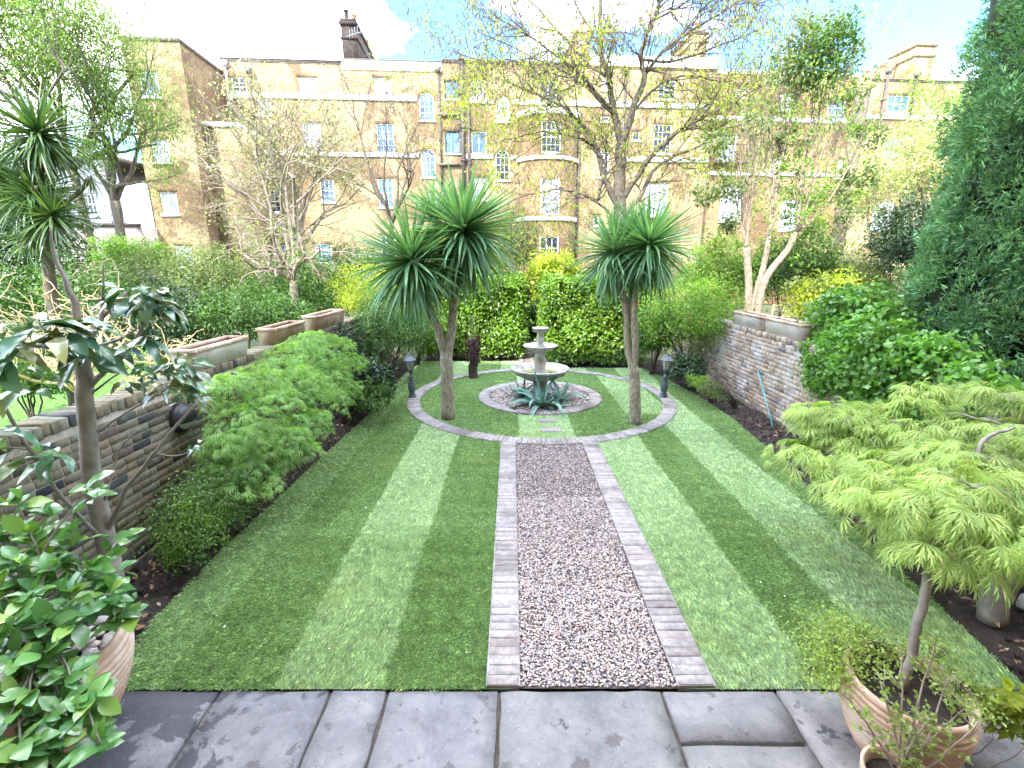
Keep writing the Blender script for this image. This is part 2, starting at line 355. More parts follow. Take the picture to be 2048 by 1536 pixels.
def flagmat():
    m, t, b, o = newmat('york_flagstone')
    base = ramp(t, [(0, (.135, .135, .15)), (.35, (.165, .163, .175)), (.6, (.2, .183, .182)), (1, (.15, .155, .16))], rnd_node(t))
    c = mixc(t, 1.0, base, ramp(t, [(.3, (.55, .55, .58)), (.5, (1, 1, 1)), (.7, (1.5, 1.45, 1.36))], noise(t, 3.2, 10, .78, 'World', dist=.4)), 'MULTIPLY')
    # damp stains: large dark patches by the left pot, smaller round spots elsewhere
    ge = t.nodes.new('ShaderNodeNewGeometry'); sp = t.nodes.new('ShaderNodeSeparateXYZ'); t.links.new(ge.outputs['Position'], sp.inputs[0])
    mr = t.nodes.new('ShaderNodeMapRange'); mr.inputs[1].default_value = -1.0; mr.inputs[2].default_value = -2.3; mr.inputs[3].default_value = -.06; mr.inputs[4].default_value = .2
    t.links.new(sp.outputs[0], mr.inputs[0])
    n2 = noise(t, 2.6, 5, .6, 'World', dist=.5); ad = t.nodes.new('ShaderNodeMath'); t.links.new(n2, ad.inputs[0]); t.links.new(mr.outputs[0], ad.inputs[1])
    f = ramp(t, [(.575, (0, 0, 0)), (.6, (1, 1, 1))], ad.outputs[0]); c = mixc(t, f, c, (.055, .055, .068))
    vo = t.nodes.new('ShaderNodeTexVoronoi'); vo.inputs['Scale'].default_value = 5.5
    nv = noise(t, 11, 7, .75, 'World'); vm = t.nodes.new('ShaderNodeVectorMath'); vm.operation = 'ADD'
    sc = t.nodes.new('ShaderNodeVectorMath'); sc.operation = 'SCALE'; sc.inputs['Scale'].default_value = .28
    cbx = t.nodes.new('ShaderNodeCombineXYZ'); t.links.new(nv, cbx.inputs[0]); t.links.new(nv, cbx.inputs[1]); t.links.new(cbx.outputs[0], sc.inputs[0])
    t.links.new(ge.outputs['Position'], vm.inputs[0]); t.links.new(sc.outputs[0], vm.inputs[1]); t.links.new(vm.outputs[0], vo.inputs[0])
    sx = t.nodes.new('ShaderNodeSeparateColor'); t.links.new(vo.outputs['Color'], sx.inputs[0])
    th = t.nodes.new('ShaderNodeMath'); th.operation = 'MULTIPLY'; th.inputs[1].default_value = .3; t.links.new(sx.outputs[0], th.inputs[0])
    lt = t.nodes.new('ShaderNodeMath'); lt.operation = 'LESS_THAN'; t.links.new(vo.outputs['Distance'], lt.inputs[0]); t.links.new(th.outputs[0], lt.inputs[1])
    l2 = t.nodes.new('ShaderNodeMath'); l2.operation = 'MULTIPLY'; l2.inputs[1].default_value = .75; t.links.new(lt.outputs[0], l2.inputs[0])
    c = mixc(t, l2.outputs[0], c, (.07, .055, .06))
    fine = ramp(t, [(.55, (0, 0, 0)), (.66, (.6, .6, .6))], noise(t, 24, 8, .8, 'World')); c = mixc(t, fine, c, (.1, .095, .09))
    sp2 = ramp(t, [(.6, (0, 0, 0)), (.635, (.8, .8, .8))], noise(t, 8, 7, .72, 'World', dist=.2)); c = mixc(t, sp2, c, (.085, .08, .085))
    lich = ramp(t, [(.66, (0, 0, 0)), (.72, (.7, .7, .7))], noise(t, 70, 4, .6, 'World')); c = mixc(t, lich, c, (.45, .44, .42))
    t.links.new(c, b.inputs['Base Color']); b.inputs['Roughness'].default_value = .62; b.inputs['Specular IOR Level'].default_value = .4
    bump(t, b, noise(t, 18, 9, .8, 'World'), .8, .012); return m
M_['flag'] = flagmat()
M_['edge_brick'] = brickmat('path_brick', [(.27, .25, .255), (.31, .29, .3), (.235, .215, .21), (.33, .31, .315), (.265, .23, .22)], stain=.8, moss=(.075, .06, .055))
M_['wall_brick'] = brickmat('mossy_garden_wall_brick', [(.18, .145, .095), (.12, .118, .09), (.21, .17, .11), (.035, .04, .05), (.16, .105, .065), (.15, .145, .115), (.2, .19, .14)], stain=.65, moss=(.06, .07, .03), top=(.12, .13, .1))
M_['wall_brick_right'] = brickmat('pale_garden_wall_brick', [(.33, .25, .18), (.4, .33, .26), (.27, .2, .15), (.15, .14, .15), (.36, .3, .25), (.42, .36, .3)], stain=.4, moss=(.13, .1, .075), top=(.45, .45, .46))
M_['mortar'] = simple('lime_mortar', [(.16, .14, .1), (.34, .31, .26)], .95, 12, .6, .01)
M_['joint'] = simple('sanded_joint', [(.1, .09, .08), (.34, .325, .32)], .95, 7, .6, .01)
M_['mortar_pale'] = simple('pale_lime_mortar', [(.3, .25, .2), (.44, .39, .33)], .95, 12, .4, .006)
M_['mortar_dark'] = simple('earthy_joint', [(.05, .043, .037), (.14, .12, .105)], .95, 18, .6, .01)
M_['gravel_base'] = simple('gravel_bed_base', [(.05, .04, .036), (.15, .12, .11)], .95, 40, .8, .02)
def pebmat(name, cols):
    m, t, b, o = newmat(name)
    c = ramp(t, [(i/(len(cols)-1), x) for i, x in enumerate(cols)], rnd_node(t), 'CONSTANT')
    c = mixc(t, 1.0, c, ramp(t, [(.3, (.75, .75, .75)), (.7, (1.15, 1.15, 1.15))], noise(t, 90, 3, .6, 'World')), 'MULTIPLY')
    t.links.new(c, b.inputs['Base Color']); b.inputs['Roughness'].default_value = .55; return m
M_['gravel'] = pebmat('mixed_gravel', [(.5, .42, .38), (.18, .15, .16), (.62, .55, .52), (.42, .28, .24), (.33, .32, .36), (.66, .62, .58), (.52, .4, .34), (.14, .12, .14), (.53, .47, .47), (.38, .32, .31), (.5, .38, .3), (.28, .23, .22), (.44, .37, .35)])
M_['pebble'] = pebmat('grey_pebble', [(.5, .45, .42), (.62, .58, .55), (.42, .38, .37), (.58, .49, .43), (.48, .46, .46)])
M_['far_grass'] = simple('neighbour_grass', [(.055, .13, .02), (.09, .2, .035), (.14, .26, .06)], .9, 9, .8, .03, bscale=60)
M_['ground'] = simple('garden_ground', [(.03, .035, .018), (.06, .07, .03), (.08, .075, .05)], .95, 1.2, .5, .03)
M_['cane'] = simple('turquoise_cane', [(.07, .26, .28), (.12, .36, .38)], .4, 6, 0)
M_['timber'] = simple('weathered_timber', [(.3, .23, .12), (.45, .36, .2)], .8, 12, .3)
M_['rock'] = simple('pale_rockery_stone', [(.25, .23, .2), (.45, .43, .4), (.6, .58, .54)], .9, 12, .7, .01)
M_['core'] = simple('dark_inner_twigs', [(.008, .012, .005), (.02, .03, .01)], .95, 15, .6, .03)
# foliage
L = {}
L['cord'] = leafmat('cordyline_leaf', [(.085, .2, .1), (.13, .27, .135), (.2, .34, .18), (.1, .225, .115)], .4, .25, .4)
L['cord_young'] = leafmat('cordyline_leaf_darker', [(.03, .075, .03), (.06, .12, .045), (.11, .17, .06)], .38, .22, .5)  # darker green set for the many-headed palm at the left edge
L['camellia'] = leafmat('camellia_leaf', [(.07, .19, .06), (.1, .26, .08), (.17, .35, .1), (.05, .15, .05), (.3, .48, .1)], .22, .22, .6)
L['magnolia'] = leafmat('magnolia_leaf', [(.05, .14, .085), (.085, .19, .11), (.13, .24, .12), (.26, .26, .1)], .22, .15, .7)
L['acer_lime'] = leafmat('lime_maple_leaf', [(.33, .46, .13), (.44, .55, .17), (.28, .45, .15), (.56, .59, .23)], .55, .5, .3, (1.1, 1.15, .75), wn=3.5, lo=.62, hi=1.3)
L['acer_green'] = leafmat('green_maple_leaf', [(.11, .24, .07), (.17, .33, .1), (.26, .42, .13), (.14, .29, .1), (.36, .48, .14)], .55, .45, .3, wn=3.2, lo=.55, hi=1.4)
L['laurel'] = leafmat('laurel_leaf', [(.06, .15, .018), (.12, .23, .028), (.2, .32, .04), (.09, .19, .022)], .3, .35, .5)
L['yellow'] = leafmat('yellow_green_leaf', [(.2, .28, .03), (.3, .36, .04), (.4, .42, .07)], .5, .45, .3)
L['fresh'] = leafmat('fresh_green_leaf', [(.09, .19, .03), (.15, .27, .045), (.22, .34, .06)], .5, .4, .3)
L['mid'] = leafmat('mid_green_leaf', [(.04, .1, .02), (.07, .15, .03), (.1, .19, .04)], .45, .3, .4)
L['dark'] = leafmat('dark_green_leaf', [(.012, .038, .012), (.025, .065, .02), (.05, .1, .03)], .35, .2, .5)
L['conifer'] = leafmat('conifer_spray', [(.04, .13, .068), (.065, .18, .09), (.13, .27, .12), (.21, .34, .13), (.045, .15, .08)], .6, .2, .2, wn=2.6, lo=.42, hi=1.7)  # wide tone range paints deep shadow between clumps into the spray colour
L['ivy'] = leafmat('climber_leaf', [(.07, .19, .035), (.12, .28, .05), (.19, .36, .08)], .38, .35, .45)
L['willow'] = leafmat('willow_leaf', [(.1, .18, .045), (.16, .25, .07), (.24, .32, .11)], .55, .5, .25)
L['robinia'] = leafmat('young_robinia_leaf', [(.17, .24, .03), (.25, .31, .045), (.33, .36, .07), (.12, .2, .03)], .55, .5, .25)
L['pod'] = leafmat('brown_seed_pod', [(.07, .04, .035), (.13, .075, .06), (.08, .07, .08)], .6, .2, .3)
L['blossom'] = leafmat('pale_pinkish_leaf', [(.42, .37, .25), (.5, .46, .3), (.34, .38, .2)], .6, .45, .2)
L['olive'] = leafmat('olive_grey_leaf', [(.09, .13, .05), (.15, .2, .08), (.22, .27, .12)], .5, .35, .3)
L['agave'] = leafmat('blue_grey_agave_leaf', [(.1, .22, .21), (.15, .29, .28), (.2, .35, .32)], .45, .1, .4)
L['creep'] = leafmat('tiny_creeper_leaf', [(.16, .24, .05), (.26, .36, .09), (.36, .42, .15)], .5, .4, .3)
L['red'] = leafmat('red_flower', [(.4, .05, .03), (.5, .1, .06)], .5, .3, .3)
L['burgundy'] = leafmat('burgundy_leaf', [(.04, .012, .015), (.08, .02, .025)], .5, .2, .3)
# ---------------------------------------------------------------- leaf shapes (local: base at origin, tip along +Y, face up +Z)
def rhomb(w=.4, fold=.08, droop=.1):
    return ([(0,0,0), (w/2,.45,fold), (0,1,-droop), (-w/2,.45,fold)], [[(0,1,2),(0,2,3)]])
def oval(w=.5, fold=.06, droop=.15):
    return ([(0,0,0),(w*.42,.3,fold),(w*.5,.55,fold),(w*.25,.85,fold*.3-droop*.6),(0,1,-droop),(-w*.25,.85,fold*.3-droop*.6),(-w*.5,.55,fold),(-w*.42,.3,fold),(0,.3,0),(0,.55,-.01),(0,.85,-droop*.6)],
        [[(0,1,8),(0,8,7),(10,3,4),(10,4,5)], [(8,1,2,9),(7,8,9,6),(9,2,3,10),(6,9,10,5)]])
def blade(n=6, w=.055, bend=.6, tip=1.0, twist=.0, basew=.5):
    v, f = [], []; y = z = 0; a = 0
    for i in range(n+1):
        s = i/n; ww = w * (basew + (1-basew)*min(1, s*3.2)) * (1 - s**2.4) + .001
        v += [(-ww/2, y, z + ww*.22), (0, y, z), (ww/2, y, z + ww*.22)]
        y += math.cos(a)/n; z += math.sin(a)/n; a -= bend/n * (0.4 + 1.6*s*tip)
    for i in range(n):
        f += [(3*i, 3*i+1, 3*i+4, 3*i+3), (3*i+1, 3*i+2, 3*i+5, 3*i+4)]
    return v, [f]
def palmate(lobes=7, w=.07, droop=.35, spread=2.3, jag=True):
    v, f3, f4 = [], [], []
    for i in range(lobes):
        t = (i/(lobes-1) - .5); a = t * spread; ln = 1 - abs(t)*.75; c, s = math.sin(a), math.cos(a); px, py = s, -c
        b = len(v); ww = w*ln*1.2
        def pt(r, o, z): v.append((c*r + px*o, s*r + py*o, z))
        pt(.02, 0, 0); pt(ln*.45, ww, -.05*droop); pt(ln*.45, -ww, -.05*droop); pt(ln, 0, -droop*(.6+.5*random.random()))
        f3 += [(b, b+1, b+2)]; f3 += [(b+1, b+3, b+2)]
        if jag:
            for sg in (1, -1):
                b2 = len(v); pt(ln*.35, sg*ww*.3, -.04*droop); pt(ln*.55, sg*ww*.2, -.1*droop); pt(ln*.72, sg*(ww+.09*ln), -.28*droop); f3.append((b2, b2+1, b2+2))
                b2 = len(v); pt(ln*.55, sg*ww*.3, -.12*droop); pt(ln*.72, sg*ww*.2, -.22*droop); pt(ln*.9, sg*(ww+.05*ln), -.45*droop); f3.append((b2, b2+1, b2+2))
    return v, [f3]
def spray(n=14, L_=1.0, w=.05, spread=1.0):
    v, f = [], []
    for i in range(n):
        a = random.uniform(-spread, spread); e = random.uniform(-.5, .5); l = L_*random.uniform(.5, 1)
        o = random.uniform(0, .45)
        d = Vector((math.sin(a), math.cos(a), math.sin(e))); b = Vector((d.x*o*.3, o, d.z*o*.3)); t = b + d*l*.6; s = Vector((d.y, -d.x, random.uniform(-.5, .5))).normalized()*w
        k = len(v); v += [tuple(b), tuple((b+t)/2 + s), tuple(t), tuple((b+t)/2 - s)]; f.append((k, k+1, k+2, k+3))
    return v, [f]
# ---------------------------------------------------------------- branches
def grow(b, p, d, ln, r, dep, tips, cfg):
    n = 4 if dep > 1 else (3 if dep == 1 else 2)
    pts, rad = [tuple(p)], [r]; q = Vector(p); dd = Vector(d).normalized(); nodes = []
    for i in range(n):
        dd = (dd + Vector((random.gauss(0, 1), random.gauss(0, 1), random.gauss(0, 1))) * cfg.get('wob', .15) + Vector((0, 0, cfg.get('up', .05)))).normalized()
        q = q + dd * (ln/n); pts.append(tuple(q)); rr = r*(1 - (i+1)/n*(1 - cfg.get('taper', .45))); rad.append(rr); nodes.append((q.copy(), dd.copy(), rr))
    b.tube(pts, rad, 7 if dep > 2 else (5 if dep == 2 else 3), cap=False)
    env = cfg.get('env')
    if dep == 0:
        tips.append((q, dd)); 
        if random.random() < .6: tips.append(((nodes[0][0]), dd))
        return
    kids = cfg['kids'][min(dep-1, len(cfg['kids'])-1)]
    for i in range(kids):
        nd = nodes[-1] if i == 0 else nodes[random.randrange(max(0, n-3), n)] if cfg.get('endy') else nodes[random.randrange(0, n)]
        a = random.uniform(*cfg.get('ang', (.35, .9))) * (.45 if i == 0 else 1)
        ax = nd[1].cross(Vector((random.gauss(0,1), random.gauss(0,1), random.gauss(0,1)))).normalized()
        nd2 = Matrix.Rotation(a, 3, ax) @ nd[1]
        l2 = ln*random.uniform(*cfg.get('shrink', (.55, .8)))
        if env and not env(nd[0] + nd2*l2*.8): 
            nd2 = (nd2 * .3 + (cfg['c'] - nd[0]).normalized()*.7).normalized(); l2 *= .6
        grow(b, nd[0], nd2, l2, max(nd[2]*.75, cfg.get('rmin', .004)), dep-1, tips, cfg)
def limb(b, pts, r0, r1, k=7, jit=.0):
    """smooth limb through points"""
    P_ = [Vector(p) for p in pts]; out_ = []
    for i in range(len(P_)-1):
        p0 = P_[max(i-1, 0)]; p1 = P_[i]; p2 = P_[i+1]; p3 = P_[min(i+2, len(P_)-1)]
        for s in range(4):
            t = s/4
            out_.append(.5*((2*p1) + (-p0+p2)*t + (2*p0-5*p1+4*p2-p3)*t*t + (-p0+3*p1-3*p2+p3)*t**3))
    out_.append(P_[-1]); m = len(out_)
    rad = [r0 + (r1-r0)*(i/(m-1))**.8 for i in range(m)]
    if jit: out_ = [out_[0]] + [p + Vector((random.gauss(0,1), random.gauss(0,1), random.gauss(0,1)))*jit for p in out_[1:-1]] + [out_[-1]]
    b.tube([tuple(p) for p in out_], rad, k)
    return out_, rad
def clump_cloud(c, rad, n_clump, n_leaf, clump_r, shell=.55, bottom=-1.0, noise_amp=.25):
    """clumps over an ellipsoid; returns pos, outward"""
    c = np.array(c); rad = np.array(rad)
    d = unit(rng.normal(size=(n_clump*3, 3))); d = d[d[:, 2] > bottom][:n_clump]
    rr = shell + (1-shell)*rng.random((len(d), 1))**.6; rr *= 1 + rng.normal(size=rr.shape)*noise_amp*.4
    cc = c + d*rr*rad
    pos = np.repeat(cc, n_leaf, 0); o = np.repeat(d, n_leaf, 0)
    off = unit(rng.normal(size=pos.shape)) * (rng.random((len(pos), 1))**.5) * clump_r * (.6+.8*np.repeat(rng.random((len(d), 1)), n_leaf, 0))
    return pos + off, unit(o*.6 + off/clump_r*.8)
def leaf_M(pos, outw, size, droop=.2, var=.3, up=.6, flat=0):
    n = len(pos); rnd = rng.normal(size=(n, 3))
    d = unit(outw*.5 + rnd*.8 + np.array([0, 0, -droop])); nr = unit(outw*(.6) + rng.normal(size=(n, 3))*.5 + np.array([0, 0, up]))
    if flat: d[:, 2] *= (1-flat); d = unit(d)
    return frames(pos, d, nr, size*(1 + (rng.random(n)*2-1)*var))
# ================================================================ SETTING: ground, soil, patio, lawn, paths
def sheet(name, poly, z, mat, kind='structure', parent=None):
    return link(name, mesh_np(name, [(x, y, z) for x, y in poly], [[list(range(len(poly)))]], mat), parent, True, kind)
sheet('ground', [(-300, -120), (300, -120), (300, 400), (-300, 400)], -.05, M_['ground'])
CX, CY = .58, 9.36                      # centre of the round lawn
RO, RI = 2.71, 2.46                     # brick circle
RFO, RFI = 1.27, 1.03                   # brick ring at the fountain
PL0, PL1, PR0, PR1 = -.165, .05, 1.08, 1.32   # path edging strips
PY0, PY1 = 2.44, 6.86
def right_edge(y): return np.interp(y, [2.3, 3, 4, 5, 6.5, 8, 9.5, 11, 12, 12.9], [3.32, 3.40, 3.52, 3.62, 3.82, 3.95, 3.9, 3.72, 3.5, 3.3])
def left_edge(y): return np.interp(y, [2.3, 3, 4, 5, 6.5, 8, 9.5, 11, 13.3], [-2.62, -2.76, -2.78, -2.75, -2.7, -2.64, -2.68, -2.7, -2.6])
def back_edge(x): return np.where(x < .2, 13.05, np.where(x < .95, 13.3, 12.15))
# beds: lumpy soil
def soil_bed(name, x0, x1, y0, y1, edge=None):
    nx, ny = int((x1-x0)/.06)+1, int((y1-y0)/.06)+1
    X, Y = np.meshgrid(np.linspace(x0, x1, nx), np.linspace(y0, y1, ny))
    Z = .0 + .03*np.sin(X*7+Y*3)*np.sin(Y*5.1-X*2) + .02*np.sin(X*17)*np.sin(Y*19+X*4) + rng.normal(size=X.shape)*.011 + .03
    Z -= .045
    Z = np.where((X > left_edge(Y)+.03) & (X < right_edge(Y)-.03) & (Y < back_edge(X)-.03), -.04, Z)
    V = np.stack([X, Y, Z], -1).reshape(-1, 3); i = np.arange(ny*nx).reshape(ny, nx)
    f = np.stack([i[:-1, :-1], i[:-1, 1:], i[1:, 1:], i[1:, :-1]], -1).reshape(-1, 4)
    return link(name, mesh_np(name, V, [f], M_['soil'], True), None, True, 'structure')
bed_l = soil_bed('soil_bed', -3.52, -2.4, 2.5, 13.6); bed_r = soil_bed('soil_bed', 3.1, 4.68, 2.5, 13.4); bed_b = soil_bed('soil_bed', -2.6, 3.4, 12.0, 14.6)
# soil clods
b = B()
for i in range(1500):
    side = random.random() < .5; y = random.uniform(2.5, 12)**1.0
    x = random.uniform(-3.45, float(left_edge(y))-.02) if side else random.uniform(float(right_edge(y))+.03, 4.6)
    b.ico((x, y, .02 + random.uniform(-.01, .01)), random.uniform(.008, .03), 1, (1, 1, .7), Euler((random.random()*6,)*3))
b.build('soil_clods', M_['soil'], None, kind='stuff')
# --- lawn base
def tone_at(x, y):
    """turf strips: 0 dark .. 1 pale"""
    d = np.hypot(x-CX, y-CY); inside = d < RI
    t = np.full(x.shape, .27)
    w_ = .008*np.sin(y*2.9) + .006*np.sin(y*23)
    L_ = (x < .5)
    t = np.where(L_ & (x < -2.28+w_), .42, t); t = np.where(L_ & (x > -1.56+w_) & (x < -.85+w_), np.where((y > 4.38) & (y < 9), .8, .7), t)
    t = np.where(~L_ & (x > 1.2) & (x < 2.02+w_), .82, t); t = np.where(~L_ & (x > 2.62+w_) & (x < 3.36+w_), .76, t); t = np.where(~L_ & (x >= 3.36+w_), .3, t)
    t = np.where(~L_ & (y < 3.1) & (x > 2.3), np.minimum(t+.25, .62), t)
    yy = y > 12; t = np.where(~inside & (y > 10.5), np.where(np.floor((x+.3)/.75) % 2 == 0, .6, .25), t)
    ti = np.where((x > .12) & (x < 1.02), .78, .25); ti = np.where((x > 2.1) & (x < 2.95) & (y > 8.2), .6, ti); ti = np.where((x < -1.1) & (y < 9), .32, ti)
    t = np.where(inside, ti, t)
    # individual turves, laid staggered
    row = np.floor(x/.38).astype(int); k = np.floor(y/1.05 + row*.37).astype(int)
    h = np.mod(np.sin(row*12.9898 + k*78.233)*43758.5453, 1.0)
    return np.clip(t + (h-.5)*.13 + .03*np.sin(y*19+x*2) + .03*np.sin(y*41+x*9)*np.sin(x*33), 0, 1)
def on_grass(x, y):
    d = np.hypot(x-CX, y-CY)
    lawn = (x > left_edge(y)) & (x < right_edge(y)) & (y > PY0-.012) & (y < back_edge(x))
    strip = (x > PL0-.0) & (x < PR1) & (y < CY - 2.55)
    ring = (d > RI) & (d < RO); inner = d < RFO
    back = (x > .2) & (x < .95) & (y > CY+RI)
    s1 = (np.abs(x-.63) < .15) & (np.abs(y-7.78) < .1); s2 = (np.abs(x-.65) < .17) & (np.abs(y-7.32) < .11)
    tr = (np.hypot(x+1.14, y-7.94) < .2)
    return lawn & ~strip & ~ring & ~inner & ~s1 & ~s2 & ~back & ~tr
step = .05
xs = np.arange(-2.85, 4.05, step); ys = np.arange(PY0-.005, 13.35, step)
X, Y = np.meshgrid(xs+step/2, ys+step/2); d = np.hypot(X-CX, Y-CY)
ok = (X > left_edge(Y)) & (X < right_edge(Y)) & (Y < back_edge(X)) & ~((X > PL1-.05) & (X < PR0+.05) & (Y < CY-2.7))
iy, ix = np.nonzero(ok)
gx, gy = np.meshgrid(np.append(xs, xs[-1]+step), np.append(ys, ys[-1]+step)); W_ = gx.shape[1]
V = np.stack([gx, gy, np.full(gx.shape, .012)], -1).reshape(-1, 3)
f = np.stack([iy*W_+ix, iy*W_+ix+1, (iy+1)*W_+ix+1, (iy+1)*W_+ix], -1)
lawn = link('lawn', mesh_np('lawn', V, [f], M_['turf'], attr=tone_at(X[iy, ix], Y[iy, ix])), None, True, 'structure')
# --- grass blades
def blades(n, y0, y1, w0, h0):
    x = rng.uniform(-2.85, 4.05, n); y = rng.uniform(y0, y1, n)
    k = on_grass(x + rng.normal(size=n)*.008, y + rng.normal(size=n)*.008); x, y = x[k], y[k]; n = len(x)
    t = tone_at(x, y)
    h = h0*rng.uniform(.55, 1.35, n); a = rng.uniform(0, 2*PI, n)
    lean = rng.uniform(.2, 1.1, n)
    lx = np.cos(a)*lean; ly = np.sin(a)*lean + np.where(t > .5, .65, -.35)
    wv = w0*rng.uniform(.7, 1.3, n); sa = rng.uniform(0, PI, n)
    sx, sy = np.cos(sa)*wv/2, np.sin(sa)*wv/2
    V = np.zeros((n, 4, 3)); V[:, 0] = np.stack([x-sx, y-sy, np.full(n, .008)], 1); V[:, 1] = np.stack([x+sx, y+sy, np.full(n, .008)], 1)
    m = .55; V[:, 2] = np.stack([x+sx*.8+lx*h*m*.6, y+sy*.8+ly*h*m*.6, .008+h*m], 1)
    V[:, 3] = np.stack([x+lx*h, y+ly*h, .008+h*(1-.35*np.minimum(1, lean))], 1)
    i = np.arange(n)*4
    return V.reshape(-1, 3), np.stack([i, i+1, i+2, i+3], 1), np.clip(t + rng.normal(size=n)*.12, 0, 1)
parts_ = [blades(280000, 2.425, 4.2, .0034, .03), blades(260000, 4.2, 7.2, .005, .027), blades(260000, 7.2, 13.3, .009, .028)]
Vs, Fs, Ts, c = [], [], [], 0
for v, f, t in parts_: Vs.append(v); Fs.append(f+c); Ts.append(t); c += len(v)
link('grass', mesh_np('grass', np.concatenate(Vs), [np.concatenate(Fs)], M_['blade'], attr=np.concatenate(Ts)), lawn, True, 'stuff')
# --- bricks
def brick_mesh(lx, ly, lz, j=.003, bv=.006):
    import bmesh
    bm = bmesh.new(); bmesh.ops.create_cube(bm, size=1); bmesh.ops.scale(bm, vec=(lx, ly, lz), verts=bm.verts)
    bmesh.ops.bevel(bm, geom=list(bm.edges), offset=bv, segments=1, affect='EDGES')
    for v in bm.verts: v.co += Vector((random.uniform(-j, j), random.uniform(-j, j), random.uniform(-j, j)))
    bm.normal_update(); bm.verts.ensure_lookup_table()
    v = [tuple(q.co) for q in bm.verts]; f = {}
    for p in bm.faces: f.setdefault(len(p.verts), []).append(tuple(q.index for q in p.verts))
    bm.free(); return v, [np.array(x) for x in f.values()]
def rotz(x, y, z, a, tx=0, ty=0): return np.array(Matrix.Translation((x, y, z)) @ Euler((tx, ty, a)).to_matrix().to_4x4())
def jit(a): return random.uniform(-a, a)
path = sheet('gravel_path', [(PL1-.01, PY0), (PR0+.01, PY0), (PR0+.01, PY1+.02), (PL1-.01, PY1+.02)], .010, M_['gravel_base'])
def clip_circle_y(x): return CY - math.sqrt(max(0, RO**2 - (x-CX)**2))
Ms = []
for x0, x1 in ((PL0, PL1), (PR0, PR1)):
    y = PY0 + .04; lim = clip_circle_y((x0+x1)/2) - .03
    while y < lim:
        Ms.append(rotz((x0+x1)/2 + jit(.006), y, .006 + jit(.004), jit(.02), jit(.02), jit(.015)) @ np.diag([(x1-x0)/.215*.98, 1, 1, 1])); y += .0775 + jit(.003)
eb = [brick_mesh(.213, .0735, .06, .0022, .004) for _ in range(5)]
scatter(path, eb, Ms, M_['edge_brick'], 'brick')
sheet('path_joint_bed', [(PL0-.005, PY0), (PL1+.005, PY0), (PL1+.005, 6.85), (PL0-.005, 6.85)], .0315, M_['joint'], parent=path)
sheet('path_joint_bed', [(PR0-.005, PY0), (PR1+.005, PY0), (PR1+.005, 6.9), (PR0-.005, 6.9)], .0315, M_['joint'], parent=path)
def ring_sheet(name, r0, r1, z, mat, parent=None, kind='structure', k=96):
    v, f = [], []
    for i in range(k):
        a = 2*PI*i/k; v += [(CX+r0*math.cos(a), CY+r0*math.sin(a), z), (CX+r1*math.cos(a), CY+r1*math.sin(a), z)]
        j = (i+1) % k; f.append((2*i, 2*i+1, 2*j+1, 2*j))
    return link(name, mesh_np(name, v, [f], mat), parent, True, kind)
circ = ring_sheet('circular_path', RI, RO, .0325, M_['joint'])
n = 214; Ms = []
for i in range(n):
    a = 2*PI*(i+.5)/n
    if random.random() < .0: continue
    r = (RI+RO)/2 + jit(.006); Ms.append(rotz(CX+r*math.cos(a), CY+r*math.sin(a), .008 + jit(.004), a + jit(.03), jit(.02), jit(.015)) @ np.diag([1.12, 1, 1, 1]))
scatter(circ, eb, Ms, M_['edge_brick'], 'brick')
fb = ring_sheet('fountain_bed', 0.0, RFO, .0255, M_['gravel_base'])
n = 96; Ms = []
for i in range(n):
    a = 2*PI*(i+.5)/n; r = (RFI+RFO)/2 + jit(.008)
    Ms.append(rotz(CX+r*math.cos(a), CY+r*math.sin(a), .018 + jit(.004), a + jit(.04), jit(.02), jit(.02)) @ np.diag([1.1, 1, 1, 1]))
scatter(fb, eb, Ms, M_['edge_brick'], 'brick')
sp_ = [brick_mesh(.30, .2, .04, .008, .01)]
scatter(lawn, sp_, [rotz(.63, 7.78, .012, .05), rotz(.65, 7.32, .012, -.04) @ np.diag([1.12, 1.1, 1, 1])], M_['edge_brick'], 'stepping_stone')
# exit through the hedge
back = sheet('back_path', [(.2, CY+RO-.02), (.95, CY+RO-.02), (.95, 16), (.2, 16)], .014, M_['gravel_base'])
Ms = [rotz(x, y, .012+jit(.003), jit(.03)) for y in (12.12, 12.22, 12.32, 12.42, 12.55) for x in (.33, .56, .8)]
scatter(back, eb, Ms, M_['edge_brick'], 'brick')
# --- gravel stones
def stones(name, pts, size, parent, z=.012):
    n = len(pts); pos = np.column_stack([pts, z + rng.uniform(-.002, .011, n)])
    d = rng.normal(size=(n, 3)); d[:, 2] *= .3; nr = rng.normal(size=(n, 3))*.3 + np.array([0, 0, 1])
    s = size*rng.uniform(.5, 1.4, n)
    Ms = frames(pos, d, nr, np.stack([s, s*rng.uniform(1, 1.7, n), s*.65], 1))
    bases = []
    for _ in range(5):
        v = [tuple(Vector(p) * random.uniform(.75, 1.2)) for p in ICO[1][0]]; bases.append((v, [np.array(ICO[1][1])]))
    return scatter(parent, bases, Ms, M_['gravel'], 'stone', 'gravel', parts=False, smooth=True)
p1 = np.column_stack([rng.uniform(PL1+.01, PR0-.01, 10500), rng.uniform(PY0+.01, 3.5, 10500)])
p2 = np.column_stack([rng.uniform(PL1+.01, PR0-.01, 11000), rng.uniform(3.5, 5.0, 11000)])
p3 = np.column_stack([rng.uniform(PL1+.01, PR0-.01, 6500), rng.uniform(5.0, 6.78, 6500)])
stones('gravel', np.concatenate([p1, p2, p3]), .0068, path, .014)
a = rng.uniform(0, 2*PI, 5200); r = RFI*np.sqrt(rng.random(5200))*.99
stones('gravel', np.column_stack([CX+r*np.cos(a), CY+r*np.sin(a)]), .0125, fb, .028)
